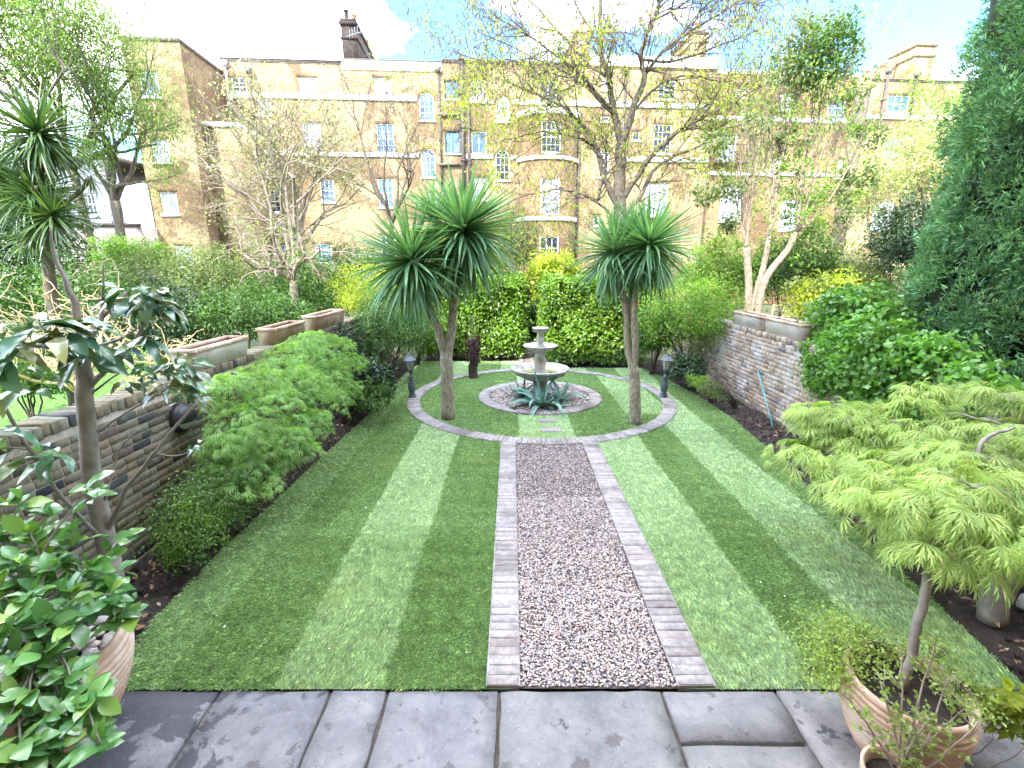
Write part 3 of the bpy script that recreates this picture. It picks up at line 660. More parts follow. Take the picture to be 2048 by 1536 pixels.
stones('gravel', np.column_stack([rng.uniform(.2, .95, 900), rng.uniform(12.1, 14.5, 900)]), .012, back, .016)
# --- patio
patio = sheet('patio', [(-8, -.2), (8, -.2), (8, PY0-.005), (-8, PY0-.005)], -.018, M_['mortar_dark'])
def flag(x0, x1, y0, y1, sk0=0, sk1=0):
    g = .013; v, f = [], []
    nx, ny = max(2, int((x1-x0)/.12)), max(2, int((y1-y0)/.12))
    for j in range(ny+1):
        for i in range(nx+1):
            s, t = i/nx, j/ny
            x = x0+g + (x1-x0-2*g)*s; y = y0+g + (y1-y0-2*g)*t; e = i in (0, nx) or j in (0, ny)
            v.append((x + (jit(.006) if e else 0), y + (jit(.006) if e else 0), .012 + (-.0004 if e else jit(.0008))))
    for j in range(ny):
        for i in range(nx): f.append((j*(nx+1)+i, j*(nx+1)+i+1, (j+1)*(nx+1)+i+1, (j+1)*(nx+1)+i))
    per = [i for i in range(nx+1)] + [j*(nx+1)+nx for j in range(1, ny+1)] + [ny*(nx+1)+i for i in range(nx-1, -1, -1)] + [j*(nx+1) for j in range(ny-1, 0, -1)]
    b0 = len(v); v += [(v[k][0], v[k][1], -.03) for k in per]; m = len(per)
    for k in range(m): f.append((per[k], b0+k, b0+(k+1) % m, per[(k+1) % m]))
    link('flagstone', mesh_np('flagstone', v, [f], M_['flag'], False), patio)
xs_ = [-3.4, -2.6, -1.88, -1.17, -.80, -.083, .96, 1.70, 2.5, 3.3, 4.2]
for i in range(len(xs_)-1):
    x0, x1 = xs_[i], xs_[i+1]
    if abs(x0-.96) < .01: flag(x0, x1, 2.08, PY0-.01); flag(x0, x1, 1.3, 2.08)
    elif i in (0, 1): flag(x0, x1, 1.75, PY0-.01); flag(x0, x1, 1.1, 1.75)
    elif i in (7, 8, 9): flag(x0, x1, 1.72, PY0-.01); flag(x0, x1, 1.0, 1.72)
    else: flag(x0, x1, 1.5, PY0-.01)
    flag(x0, x1, .45, 1.0 if i in (7, 8, 9) else 1.1 if i in (0, 1) else 1.3 if i == 6 else 1.5)
    flag(x0, x1, -.2, .45)
# neighbour's grass on the left, and beyond right wall
def rough_lawn(name, x0, x1, y0, y1, n, mat):
    X, Y = np.meshgrid(np.linspace(x0, x1, 40), np.linspace(y0, y1, 40)); Z = .12 + .02*np.sin(X*3)*np.sin(Y*4)
    i = np.arange(1600).reshape(40, 40); f = np.stack([i[:-1, :-1], i[:-1, 1:], i[1:, 1:], i[1:, :-1]], -1).reshape(-1, 4)
    o = link(name, mesh_np(name, np.stack([X, Y, Z], -1).reshape(-1, 3), [f], mat, True), None, True, 'structure')
    pos = np.column_stack([rng.uniform(x0, x1, n), rng.uniform(y0, y1, n), np.full(n, .12)])
    Ms = frames(pos, rng.normal(size=(n, 3))*.6 + np.array([0, 0, 1.]), rng.normal(size=(n, 3)), rng.uniform(.04, .09, n))
    scatter(o, [rhomb(.16, 0, .1)], Ms, L['fresh'], 'blade', 'grass', parts=False)
rough_lawn('neighbour_lawn', -16, -3.8, 2, 15, 30000, M_['far_grass'])
sheet('neighbour_ground', [(4.95, -1), (22, -1), (22, 26), (4.95, 26)], -.03, M_['ground'])
# ================================================================ BUILDINGS
FA = R(4.1); FO = Vector((-16.5, 30.0, 0)); FE = Vector((math.cos(FA), math.sin(FA), 0)); FN = Vector((-math.sin(FA), math.cos(FA), 0))
def LF(x, y, d=0.0):
    D = ray(x, y); t = ((FO - CAM).dot(FN) + d) / D.dot(FN); p = CAM + D*t
    return (p - FO).dot(FE), p.z
def bsa(label, name='terrace_house', cat='house', group='houses of the brick terrace at the end of the gardens'):
    return empty(name, FO, FA, label, cat, group)
def wall_holes(name, parent, s0, s1, z0, z1, d, holes, mat, thick=.14, back=None):
    """wall face at depth d with real window openings; holes = (a,b,c,e,arch)"""
    us = sorted({s0, s1, *[h[0] for h in holes], *[h[1] for h in holes]}); zs = sorted({z0, z1, *[h[2] for h in holes], *[h[3] for h in holes]})
    us = [u for u in us if s0 <= u <= s1]; zs = [z for z in zs if z0 <= z <= z1]
    b_ = B()
    for i in range(len(us)-1):
        for j in range(len(zs)-1):
            cu, cz = (us[i]+us[i+1])/2, (zs[j]+zs[j+1])/2
            if any(h[0] < cu < h[1] and h[2] < cz < h[3] for h in holes): continue
            b_.add([(us[i], d, zs[j]), (us[i+1], d, zs[j]), (us[i+1], d, zs[j+1]), (us[i], d, zs[j+1])], [(0, 1, 2, 3)])
    for (a, c, z, e, arch) in holes:
        b_.add([(a, d, z), (c, d, z), (c, d, e), (a, d, e), (a, d+thick, z), (c, d+thick, z), (c, d+thick, e), (a, d+thick, e)],
               [(0, 4, 5, 1), (1, 5, 6, 2), (2, 6, 7, 3), (3, 7, 4, 0), (4, 7, 6, 5)])
        if arch:
            r = (c-a)/2; cx, cz = (a+c)/2, e-r
            for sg in (-1, 1):
                arc = [(cx+sg*r*math.cos(t), d+.004, cz+r*math.sin(t)) for t in [k*PI/16 for k in range(9)]]
                cor = (cx+sg*r, d+.004, e)
                for k in range(8): b_.add([cor, arc[k], arc[k+1]], [(0, 1, 2)])
    return b_.build(name, mat, parent, world=False)
def window(parent, a, c, z, e, d, nx=3, ny=4, arch=False, glass='glass_dark', frame='white_paint', sill=True, fw=.06, bw=.022, rail=True, setb=.09):
    """frame with glazing bars, sill; the glass is a sub-part"""
    b_ = B(); y0, y1 = d+setb-.03, d+setb+.03; bz = (y0+.008, y1-.006); ctop = e
    r = (c-a)/2 if arch else 0; zt = e - r
    b_.box((a, y0, z), (a+fw, y1, zt)); b_.box((c-fw, y0, z), (c, y1, zt)); b_.box((a+fw, y0, z), (c-fw, y1, z+fw*1.2))
    if not arch: b_.box((a+fw, y0, e-fw), (c-fw, y1, e))
    x0, x1, w0, w1 = a+fw, c-fw, z+fw*1.2, (e-fw if not arch else zt)
    for i in range(1, nx): xx = x0+(x1-x0)*i/nx; b_.box((xx-bw/2, bz[0], w0), (xx+bw/2, bz[1], w1))
    xsg = [x0+(x1-x0)*i/nx for i in range(nx+1)]
    for j in range(1, ny + (1 if arch else 0)):
        zz = w0+(w1-w0)*j/ny; hh = bw*(2.2 if (rail and j == ny//2) else 1)/2
        for i in range(nx):
            b_.box((xsg[i]+(bw/2 if i else 0), bz[0]+.001, zz-hh), (xsg[i+1]-(bw/2 if i < nx-1 else 0), bz[1]-.001, zz+hh))
    if arch:
        cx = (a+c)/2
        def ringp(r0, r1, yy0, yy1, n=14):
            for k in range(n):
                t0, t1 = PI*k/n, PI*(k+1)/n
                q = [(cx+rr*math.cos(t), yy, zt+rr*math.sin(t)) for yy in (yy0, yy1) for (rr, t) in ((r0, t0), (r1, t0), (r1, t1), (r0, t1))]
                b_.add(q, [(0, 1, 2, 3), (7, 6, 5, 4), (0, 4, 5, 1), (1, 5, 6, 2), (2, 6, 7, 3), (3, 7, 4, 0)])
        ringp(r-fw, r, y0, y1); ringp(r*.36, r*.36+bw, bz[0], bz[1], 8)
        for t in (PI*.25, PI*.5, PI*.75):
            b_.bar((cx+(r*.36+bw)*math.cos(t), d+setb, zt+(r*.36+bw)*math.sin(t)), (cx+(r-fw)*math.cos(t), d+setb, zt+(r-fw)*math.sin(t)), bw, bw)
    o = b_.build('window', M_[frame], parent, world=False)
    g = B(); yy = d+setb+.012
    if arch:
        n = 14; pts = [(a+.01, yy, z+.01), (c-.01, yy, z+.01)] + [((a+c)/2+(r-.01)*math.cos(PI*k/n), yy, zt+(r-.01)*math.sin(PI*k/n)) for k in range(n+1)]
        g.add(pts, [tuple(range(len(pts)))])
    else: g.add([(a+.01, yy, z+.01), (c-.01, yy, z+.01), (c-.01, yy, e-.01), (a+.01, yy, e-.01)], [(0, 1, 2, 3)])
    g.build('pane', M_[glass], o, world=False)
    if sill:
        s_ = B(); s_.box((a-.06, d-.08, z-.1), (c+.06, d+setb-.035, z-.004)); s_.build('sill', M_['stucco'], o, world=False)
    return o
def pxwin(x0, y0, x1, y1, d=0.0):
    a, e = LF(x0, y0, d); c, _ = LF(x1, y0, d); _, z = LF((x0+x1)/2, y1, d); m, _ = LF((x0+x1)/2, (y0+y1)/2, d)
    hw = (c-a)/2; return (m-hw, m+hw, z, e)
def facade_windows(parent, s0, s1, z0, z1, d, wins, mat, wallname='wall'):
    hs = []
    for w_ in wins:
        a, c, z, e = pxwin(*w_[:4], d); hs.append((max(a, s0+.05), min(c, s1-.05), z, e, bool(w_[4].get('arch'))))
    wall_holes(wallname, parent, s0, s1, z0, z1, d, hs, mat)
    for h, w_ in zip(hs, wins):
        kw = dict(w_[4]); window(parent, h[0], h[1], h[2], h[3], d, **kw)
        # brick lintel fan, slightly proud
        b_ = B()
        if h[4]:
            cx, r, zt = (h[0]+h[1])/2, (h[1]-h[0])/2, h[3]-(h[1]-h[0])/2
            for k in range(17):
                t = PI*(k+.5)/17; w2 = (PI/17)*r*.38
                dr = Vector((math.cos(t), 0, math.sin(t))); sd2 = Vector((-dr.z, 0, dr.x))
                q = [Vector((cx, yy, zt)) + dr*rr + sd2*ss for yy in (d-.012, d+.0) for rr, ss in ((r+.02, -w2), (r+.30, -w2*1.3), (r+.30, w2*1.3), (r+.02, w2))]
                b_.add([tuple(p) for p in q], [(3, 2, 1, 0), (0, 1, 5, 4), (1, 2, 6, 5), (2, 3, 7, 6), (3, 0, 4, 7)])
        else:
            n = max(6, int((h[1]-h[0]+.2)/.085))
            for k in range(n):
                xx = h[0]-.1 + (h[1]-h[0]+.2)*(k+.5)/n; b_.box((xx-.033, d-.012, h[3]+.01), (xx+.033, d+.0, h[3]+.23))
        o_ = b_.build('lintel', M_['facade_red'], parent, world=False)
def band(parent, s0, s1, z, h, d=0, out_=.09, mat='stucco', name='string_course'):
    b_ = B(); b_.box((s0, d-out_, z), (s1, d-.003, z+h)); b_.box((s0-.001, d-out_-.03, z+h-.05), (s1+.001, d-out_, z+h+.004))
    return b_.build(name, M_[mat], parent, world=False)
def drain(parent, x, y0, y1, r=.055, d=0, mat='pipe', hopper=True):
    s, zt = LF(x, y0, d); s2, _ = LF(x, y0, d); z1 = max(0, LF(x, y1, d)[1]); b_ = B(); yy = d-.12
    b_.tube([(s, yy, z1), (s, yy, zt)], [r, r], 8)
    z = z1+1
    while z < zt: b_.box((s-r*1.5, yy-r*1.3, z), (s+r*1.5, d+.0, z+.06)); z += 1.8
    if hopper: b_.add([(s-.09, yy-.08, zt), (s+.09, yy-.08, zt), (s+.09, d, zt), (s-.09, d, zt), (s-.17, yy-.14, zt+.28), (s+.17, yy-.14, zt+.28), (s+.17, d, zt+.28), (s-.17, d, zt+.28)],
        [(0, 3, 2, 1), (4, 5, 6, 7), (0, 1, 5, 4), (1, 2, 6, 5), (2, 3, 7, 6), (3, 0, 4, 7)])
    return b_.build('drainpipe', M_[mat], parent, world=False)
def boxpart(parent, a, b2, mat, name, world=False):
    b_ = B(); b_.box(a, b2); return b_.build(name, mat, parent, world=world)
def roofbox(parent, s0, s1, z, d0, d1, zt=None):
    boxpart(parent, (s0+.02, d0+.2, 0), (s1-.02, d1, z-.3), M_['coping_dark'], 'roof')
def pot(parent, s, d, z, r=.14, h=.6, mat='pot_red'):
    b_ = B(); b_.lathe([(r*1.1, 0), (r*1.15, .05), (r*.9, .08), (r*.8, h*.85), (r*1.05, h*.88), (r*1.05, h), (r*.8, h), (r*.7, h*.7)], (s, d, z), 10)
    return b_.build('chimney_pot', M_[mat], parent, world=False, smooth=True)
def sx(x, y=150, d=0): return LF(x, y, d)[0]
TOP = LF(440, 121)[1]
DK = dict(glass='glass_dark'); PA = dict(glass='glass_pale'); BL = dict(glass='glass_blue')
# string course heights (same along the row)
Z1 = LF(600, 198)[1]; Z2 = LF(640, 313)[1]
# ---- house A
hA = bsa('brick terrace house with a white rendered parapet strip and four round-headed staircase lights, left of the drainpipes', cat='house')
hA['label'] = 'brick terrace house with white rendered parapet and black sooty chimney, next to the projecting wing'
sA0, sA1 = 0.0, sx(884, 150)
wA = [(463, 154, 493, 193, dict(nx=2, ny=4)), (598, 154, 634, 195, dict(nx=2, ny=2, **PA)), (748, 155, 783, 198, dict(nx=2, ny=2, **PA)),
      (514, 188, 541, 230, dict(nx=2, ny=2, **PA)), (606, 245, 643, 308, dict(nx=3, ny=4, **PA)), (753, 247, 788, 307, dict(nx=3, ny=4, **BL)),
      (838, 184, 868, 241, dict(nx=3, ny=3, arch=True, **BL)), (842, 297, 871, 355, dict(nx=3, ny=3, arch=True, **BL)),
      (420, 290, 446, 330, dict(nx=2, ny=2, **PA)), (640, 358, 668, 405, dict(nx=3, ny=4, **BL)), (756, 357, 787, 415, dict(nx=3, ny=4, **BL)), (530, 380, 560, 425, dict(nx=3, ny=4)),
      (630, 488, 664, 528, dict(nx=3, ny=4, **BL)), (545, 490, 572, 528, dict(nx=2, ny=4, **BL)), (762, 470, 792, 530, dict(nx=3, ny=4))]
facade_windows(hA, sA0, sA1, 0, TOP, 0, wA, M_['facade'])
cpa, cpb = sx(683, 125), sx(883, 125)
band(hA, sA0, cpa-.01, TOP, .16, 0, .06, 'coping_dark', 'coping')
boxpart(hA, (cpa, -.05, TOP-.28), (cpb, .3, TOP+.22), M_['stucco'], 'white_parapet')
boxpart(hA, (cpa-.03, -.08, TOP+.224), (cpb+.03, .33, TOP+.28), M_['coping_dark'], 'coping')
aw = [pxwin(*w_[:4]) for w_ in wA if w_[4].get('arch')]
band(hA, sA0+.3, aw[0][0]-.1, Z1, .26); band(hA, sA0, aw[1][0]-.1, Z2, .22)
roofbox(hA, sA0, sA1, TOP, 0, 9)
drain(hA, 452, 135, 230, mat='pipe_grey'); drain(hA, 500, 150, 240, hopper=True); drain(hA, 877, 148, 380)
c0, c1 = sx(686, 112, .8), sx(716, 112, .8); zc = LF(690, 50, .8)[1]
ch = B(); ch.box((c0, .8, TOP-.2), (c1, 7.8, zc)); ch.box((c0-.08, .7, zc), (c1+.08, 7.9, zc+.18)); ch.box((c0-.02, .76, zc+.18), (c1+.02, 7.84, zc+.34)); ch.box((c0-.06, .74, zc-.7), (c1+.06, 7.86, zc-.6))
cho = ch.build('chimney', M_['chimney'], hA, world=False)
for k in range(9): o_ = pot(cho, (c0+c1)/2 + (.12 if k % 2 else -.15), 1.15+k*.8, zc+.34, .15, random.choice([.55, .7, .4]), 'chimney' if k % 3 == 0 else 'pot_red')
b_ = B(); b_.tube([(c0-.1, .6, zc-1.7), (c0-.1, .6, zc-.5)], [.02, .02], 5); b_.tube([(c0+.3, .5, zc-.7), (c1+1.2, .3, zc-.3)], [.015, .015], 4)
for k in range(7): b_.tube([(c0+.55+k*.16, .46-.02*k, zc-.85+k*.06), (c0+.55+k*.16, .46-.02*k, zc-.35+k*.06)], [.01, .01], 3)
b_.build('aerial', M_['pipe_grey'], cho, world=False)
# ---- house B with the setback strip and the round bay
hB = bsa('brick terrace house with a rounded full-height bay and white bands round it')
sB0, sB1 = sA1, sx(1172, 160); TB = LF(1000, 128)[1]
bay0, bay1 = sx(1036, 260), sx(1157, 260)
wB = [(889, 160, 917, 198, dict(nx=2, ny=1, frame='blue_paint', **BL)), (888, 262, 921, 307, dict(nx=2, ny=1, frame='blue_paint', glass='glass_blue')),
      (942, 158, 971, 196, dict(nx=2, ny=1, **PA)), (943, 262, 973, 308, dict(nx=2, ny=1, **BL)), (992, 192, 1020, 243, dict(nx=3, ny=3, arch=True, **PA)), (991, 299, 1019, 361, dict(nx=3, ny=3, arch=True)),
      (1079, 160, 1114, 206, dict(nx=2, ny=1)), (944, 355, 976, 400, dict(nx=2, ny=2, **PA)), (948, 470, 978, 520, dict(nx=3, ny=4))]
facade_windows(hB, sB0, sB1, 0, TB, 0, wB, M_['facade'])
band(hB, sB0, sB1, TB, .14, 0, .07, 'coping_dark', 'coping'); roofbox(hB, sB0, sB1, TB, 0, 9)
aw = [pxwin(*w_[:4]) for w_ in wB if w_[4].get('arch')]
band(hB, sx(930), aw[0][0]-.1, Z1-.02, .24); band(hB, aw[0][1]+.1, sB1, Z1-.02, .24); band(hB, sx(932, 300), aw[1][0]-.1, Z2, .22); band(hB, aw[1][1]+.1, bay0, Z2, .22)
for x_, y0_, y1_, r_ in ((922, 112, 420, .11), (936, 195, 420, .09), (1160, 225, 520, .06)): drain(hB, x_, y0_, y1_, r_, hopper=False)
for yy in (231, 330):
    q = LF(896, yy); b_ = B(); b_.tube([(q[0]-.55, -.14, q[1]), (q[0]+.75, -.14, q[1]+.03)], [.09, .09], 8); b_.build('waste_pipe', M_['coping_dark'], hB, world=False)
b_ = B(); q = LF(916, 250)
for k in range(5): b_.tube([(q[0]-.2+k*.1, -.3, q[1]-.3), (q[0]-.2+k*.1, -.3, q[1]+.3)], [.012, .012], 4)
b_.box((q[0]-.24, -.32, q[1]+.29), (q[0]+.24, -.28, q[1]+.32)); b_.box((q[0]-.24, -.32, q[1]-.32), (q[0]+.24, -.28, q[1]-.29)); b_.build('window_guard', M_['pipe'], hB, world=False)
bc, bw_, bd_ = (bay0+bay1)/2, (bay1-bay0)/2, 1.25
ztop = LF(1095, 226, -bd_)[1]
bR = (bw_**2 + bd_**2)/(2*bd_); bcy = -bd_ + bR; bphi = math.asin(min(1, bw_/bR))
def baypt(t, r=0): a_ = -bphi + 2*bphi*t; return (bc + (bR+r)*math.sin(a_), bcy - (bR+r)*math.cos(a_))
bws = [pxwin(*q, -bd_) for q in ((1083, 241, 1120, 306), (1079, 356, 1118, 430), (1071, 473, 1113, 540))]
zs = sorted({0., ztop, *[w_[2] for w_ in bws], *[w_[3] for w_ in bws]}); nb = 24; b_ = B()
wx0, wx1 = min(w_[0] for w_ in bws), max(w_[1] for w_ in bws); hw = (bws[0][1]-bws[0][0])/2
wc = bc - .0; i0, i1 = None, None
ts = [i/nb for i in range(nb+1)]
inwin = [abs(baypt((ts[i]+ts[i+1])/2)[0]-wc) < hw for i in range(nb)]
fi = [i for i in range(nb) if inwin[i]]; xa, xb = baypt(ts[fi[0]])[0], baypt(ts[fi[-1]+1])[0]
for i in range(nb):
    p, q = baypt(ts[i]), baypt(ts[i+1])
    for j in range(len(zs)-1):
        cz = (zs[j]+zs[j+1])/2
        if inwin[i] and any(w_[2] < cz < w_[3] for w_ in bws): continue
        b_.add([(p[0], p[1], zs[j]), (q[0], q[1], zs[j]), (q[0], q[1], zs[j+1]), (p[0], p[1], zs[j+1])], [(0, 1, 2, 3)])
bay = b_.build('bay', M_['facade_red'], hB, world=False)
b_ = B(); yb = baypt(ts[fi[0]])[1]
for w_ in bws: b_.add([(xa, yb-.02, w_[2]), (xb, yb-.02, w_[2]), (xb, yb-.02, w_[3]), (xa, yb-.02, w_[3]), (xa, yb+.2, w_[2]), (xb, yb+.2, w_[2]), (xb, yb+.2, w_[3]), (xa, yb+.2, w_[3])], [(0, 4, 5, 1), (1, 5, 6, 2), (2, 6, 7, 3), (3, 7, 4, 0), (4, 7, 6, 5)])
b_.build('window_reveal', M_['facade_red'], bay, world=False)
for w_, kw in zip(bws, (dict(nx=4, ny=4), dict(nx=3, ny=3, glass='glass_pale'), dict(nx=3, ny=3))):
    window(hB, xa+.005, xb-.005, w_[2]+.005, w_[3]-.005, yb-.07, **kw, sill=False)
for zz, hh in ((ztop-.02, .34), (LF(1095, 318, -bd_)[1], .2), (LF(1095, 441, -bd_)[1], .24)):
    b_ = B()
    for i in range(nb):
        p, q, p2, q2 = baypt(ts[i], .1), baypt(ts[i+1], .1), baypt(ts[i], .002), baypt(ts[i+1], .002)
        vs = [(*x_, z_) for z_ in (zz, zz+hh) for x_ in (p, q, q2, p2)]
        b_.add(vs, [(0, 3, 2, 1), (4, 5, 6, 7), (0, 1, 5, 4)])
    b_.build('bay_band', M_['stucco'], hB, world=False)
b_ = B(); pts = [baypt(t) for t in ts]; b_.add([(*p, ztop+.3) for p in pts], [tuple(range(len(pts)))]); b_.build('bay_roof', M_['stucco'], hB, world=False)
for wx in (1060, 1130):
    pass
c0, c1 = sx(1150, 110, .9), sx(1178, 110, .9); zc = LF(1165, 66, .9)[1]
ch = B(); ch.box((c0, .9, TB-.2), (c1, 4.6, zc)); ch.box((c0-.06, .84, zc), (c1+.06, 4.66, zc+.15)); cho = ch.build('chimney', M_['facade'], hB, world=False)
for k in range(5): pot(cho, (c0+c1)/2, 1.2+k*.75, zc+.15, .14, .5)
# ---- house C
hC = bsa('brick terrace house with tall white parapet and red chimney pots, behind the tall thin-leaved tree')
sC0, sC1 = sB1, sx(1432, 160)
TC = LF(1300, 139)[1]
wC = [(1307, 248, 1343, 308, dict(nx=4, ny=4)), (1316, 160, 1352, 199, dict(nx=3, ny=4)), (1291, 366, 1336, 432, dict(nx=4, ny=4, **PA)), (1199, 298, 1218, 355, dict(nx=2, ny=3, arch=True)),
      (1203, 232, 1219, 243, dict(nx=1, ny=1)), (1265, 263, 1280, 281, dict(nx=1, ny=1, rail=False)), (1205, 150, 1225, 180, dict(nx=2, ny=2, **PA)), (1286, 470, 1330, 530, dict(nx=4, ny=4)), (1187, 430, 1198, 452, dict(nx=1, ny=1))]
facade_windows(hC, sC0, sC1, 0, TC, 0, wC, M_['facade'])
boxpart(hC, (sC0-.0, 1.2, TC-.6), (sC1+.2, 1.5, LF(1300, 112, 1.2)[1]), M_['stucco'], 'white_parapet')
band(hC, sC0, sC1, TC, .12, 0, .06, 'facade_red', 'coping'); roofbox(hC, sC0, sC1, TC, 0, 9)
band(hC, sC0, sC1, Z1-.04, .26); band(hC, sx(1240, 300), sC1, Z2-.02, .24)
drain(hC, 1251, 150, 430, .07)
c0, c1 = sx(1382, 110, 1.8), sx(1412, 110, 1.8); zc = LF(1398, 68, 1.8)[1]
ch = B(); ch.box((c0, 1.8, TC-.2), (c1, 7.2, zc)); ch.box((c0-.06, 1.75, zc-.5), (c1+.06, 7.25, zc-.38)); ch.box((c0-.07, 1.74, zc), (c1+.07, 7.26, zc+.15)); cho = ch.build('chimney', M_['facade'], hC, world=False)
for k in range(8): pot(cho, (c0+c1)/2 + (.15 if k % 2 else -.12), 2.1+k*.66, zc+.15, .14, .55)
# ---- section D, set back
hD = bsa('set-back brick house with a railed balcony window behind the tall multi-stemmed tree')
sD0, sD1 = sC1, sx(1742, 180); dD = 1.3; TD = LF(1600, 152, dD)[1]
wD = [(1468, 173, 1492, 202, dict(nx=2, ny=2, **PA)), (1437, 264, 1473, 326, dict(nx=2, ny=2, **PA)), (1440, 368, 1486, 442, dict(nx=2, ny=3, **PA)), (1541, 318, 1562, 352, dict(nx=3, ny=4, **PA)),
      (1672, 318, 1710, 356, dict(nx=4, ny=4, **PA)), (1560, 185, 1590, 220, dict(nx=2, ny=3, **PA)), (1655, 200, 1690, 245, dict(nx=2, ny=3, **BL)), (1560, 400, 1600, 460, dict(nx=3, ny=4, **PA)), (1665, 420, 1705, 480, dict(nx=3, ny=4, **PA))]
facade_windows(hD, sD0, sD1, 0, TD, dD, wD, M_['facade_red'])
boxpart(hD, (sD0-.01, .0, 0), (sD0+.0, dD, TD-.4), M_['facade_red'], 'return_wall')
band(hD, sD0, sD1, TD, .18, dD, .07, 'stucco', 'coping'); band(hD, sD0, sD1, Z1-.3, .26, dD); band(hD, sD0+.5, sD1, Z2-.5, .2, dD); roofbox(hD, sD0, sD1, TD, dD, 9)
q = pxwin(1440, 325, 1475, 326, dD); b_ = B()
for k in range(12): xx = q[0]-.5+k*.2; b_.tube([(xx, dD-.5, q[2]), (xx, dD-.5, q[2]+1.0)], [.012, .012], 4)
b_.box((q[0]-.55, dD-.53, q[2]+1.0), (q[0]+1.75, dD-.47, q[2]+1.04)); b_.box((q[0]-.55, dD-.55, q[2]-.1), (q[0]+1.75, dD-.004, q[2]-.0)); b_.build('balcony', M_['pipe'], hD, world=False)
# ---- house E right
hE = bsa('brick house at the right end with a small white casement and big sloping chimney')
sE0, sE1 = sD1, sx(1742, 180)+16; TE = LF(1800, 163)[1]
wE = [(1775, 190, 1819, 225, dict(nx=3, ny=2, **BL)), (1769, 275, 1800, 330, dict(nx=3, ny=4, **PA)), (1830, 290, 1870, 345, dict(nx=3, ny=4, **PA)), (1745, 400, 1785, 460, dict(nx=3, ny=4, **PA)), (1890, 215, 1925, 250, dict(nx=2, ny=2))]
facade_windows(hE, sE0, sE1, 0, TE, 0, wE, M_['facade'])
band(hE, sE0, sE1, TE, .12, 0, .06, 'coping_dark', 'coping'); band(hE, sE0, sE1, Z1-.35, .24); roofbox(hE, sE0, sE1, TE, 0, 9)
drain(hE, 1774, 150, 300, .09); drain(hE, 1831, 158, 240, .05)
c0 = sx(1822, 150, .9); c1 = sx(1862, 150, .9); zc = LF(1850, 92, .9)[1]
ch = B(); ch.add([(c0, .9, TE-.3), (c1, .9, TE-.3), (c1, 9, TE-.3), (c0, 9, TE-.3), (c0, .9, zc), (c1, .9, zc), (c1, 9, zc-.3), (c0, 9, zc-.3)], [(0, 1, 5, 4), (1, 2, 6, 5), (2, 3, 7, 6), (3, 0, 4, 7), (4, 5, 6, 7)])
ch.box((c0-.08, .82, zc-.6), (c1+.08, 8.9, zc-.45)); ch.box((c0-.08, .8, zc+.002), (c1+.08, 3.0, zc+.14)); ch.box((c0-.3, 2.2, TE-.3), (c0-.003, 3.0, zc-.2))
cho = ch.build('chimney', M_['facade'], hE, world=False)
for k in range(7): pot(cho, sx(1762, 145, 1.5)-.25*k, 1.5+k*.9, LF(1762, 141, 1.5)[1]-.15, .14, .45)
b_ = B(); ssk = sx(1757, 140, 1.5); b_.box((ssk-.35, 1.1, TE-.3), (ssk+.1, 8, LF(1762, 141, 1.5)[1]-.15)); b_.build('low_chimney', M_['facade'], hE, world=False)
b_ = B(); q = LF(1863, 148, .7); b_.lathe([(0, 0), (.15, .03), (.27, .1), (.28, .12)], (0, 0, 0), 14)
o_ = b_.build('satellite_dish', M_['pipe_grey'], hE, world=False, smooth=True); o_.matrix_basis = Matrix.Translation((q[0]+.15, .6, q[1])) @ Euler((R(70), 0, R(30))).to_matrix().to_4x4()
# ---- projecting wing, left
hW = bsa('tall plain brick wing projecting forward with four windows, behind the feathery green tree', name='brick_wing', cat='building', group=None)
TW = LF(352, 84, -3.9)[1]; w0 = LF(243, 88, -3.9)[0]
wW = [(279, 143, 317, 194, dict(nx=1, ny=1, rail=False, **PA)), (303, 277, 338, 325, dict(nx=1, ny=2, **PA)), (321, 384, 355, 429, dict(nx=2, ny=1, **PA)), (352, 492, 385, 532, dict(nx=2, ny=2, **PA)), (318, 497, 334, 520, dict(nx=1, ny=1, arch=True))]
facade_windows(hW, w0, -.0, 0, TW, -3.9, wW, M_['facade'])
b_ = B(); b_.add([(0, -3.9, 0), (0, -.0, 0), (0, 0, TW), (0, -3.9, TW)], [(0, 1, 2, 3)]); b_.build('side_wall', M_['facade_red'], hW, world=False)
b_ = B(); b_.box((w0-.05, -3.96, TW), (.06, -3.6, TW+.17)); b_.box((-.3, -3.6, TW), (.06, .3, TW+.17)); b_.box((w0, -3.6, TW-.35), (-.3, 4, TW-.25)); b_.build('coping', M_['coping_dark'], hW, world=False)
b_ = B(); b_.add([(w0, -3.9, 0), (w0, 4, 0), (w0, 4, TW), (w0, -3.9, TW)], [(3, 2, 1, 0)]); b_.build('side_wall', M_['facade_red'], hW, world=False)
zz = LF(400, 268, -1)[1]; b_ = B(); b_.box((.01, -3.0, zz-.1), (1.9, -.01, zz+.12)); b_.build('white_ledge', M_['stucco'], hW, world=False)
b_ = B(); b_.box((.012, -2.9, 0), (1.85, -.02, zz-.104)); b_.build('lower_annexe', M_['facade'], hW, world=False)
drain(hW, 381, 275, 440, .05, -3.0, hopper=False)
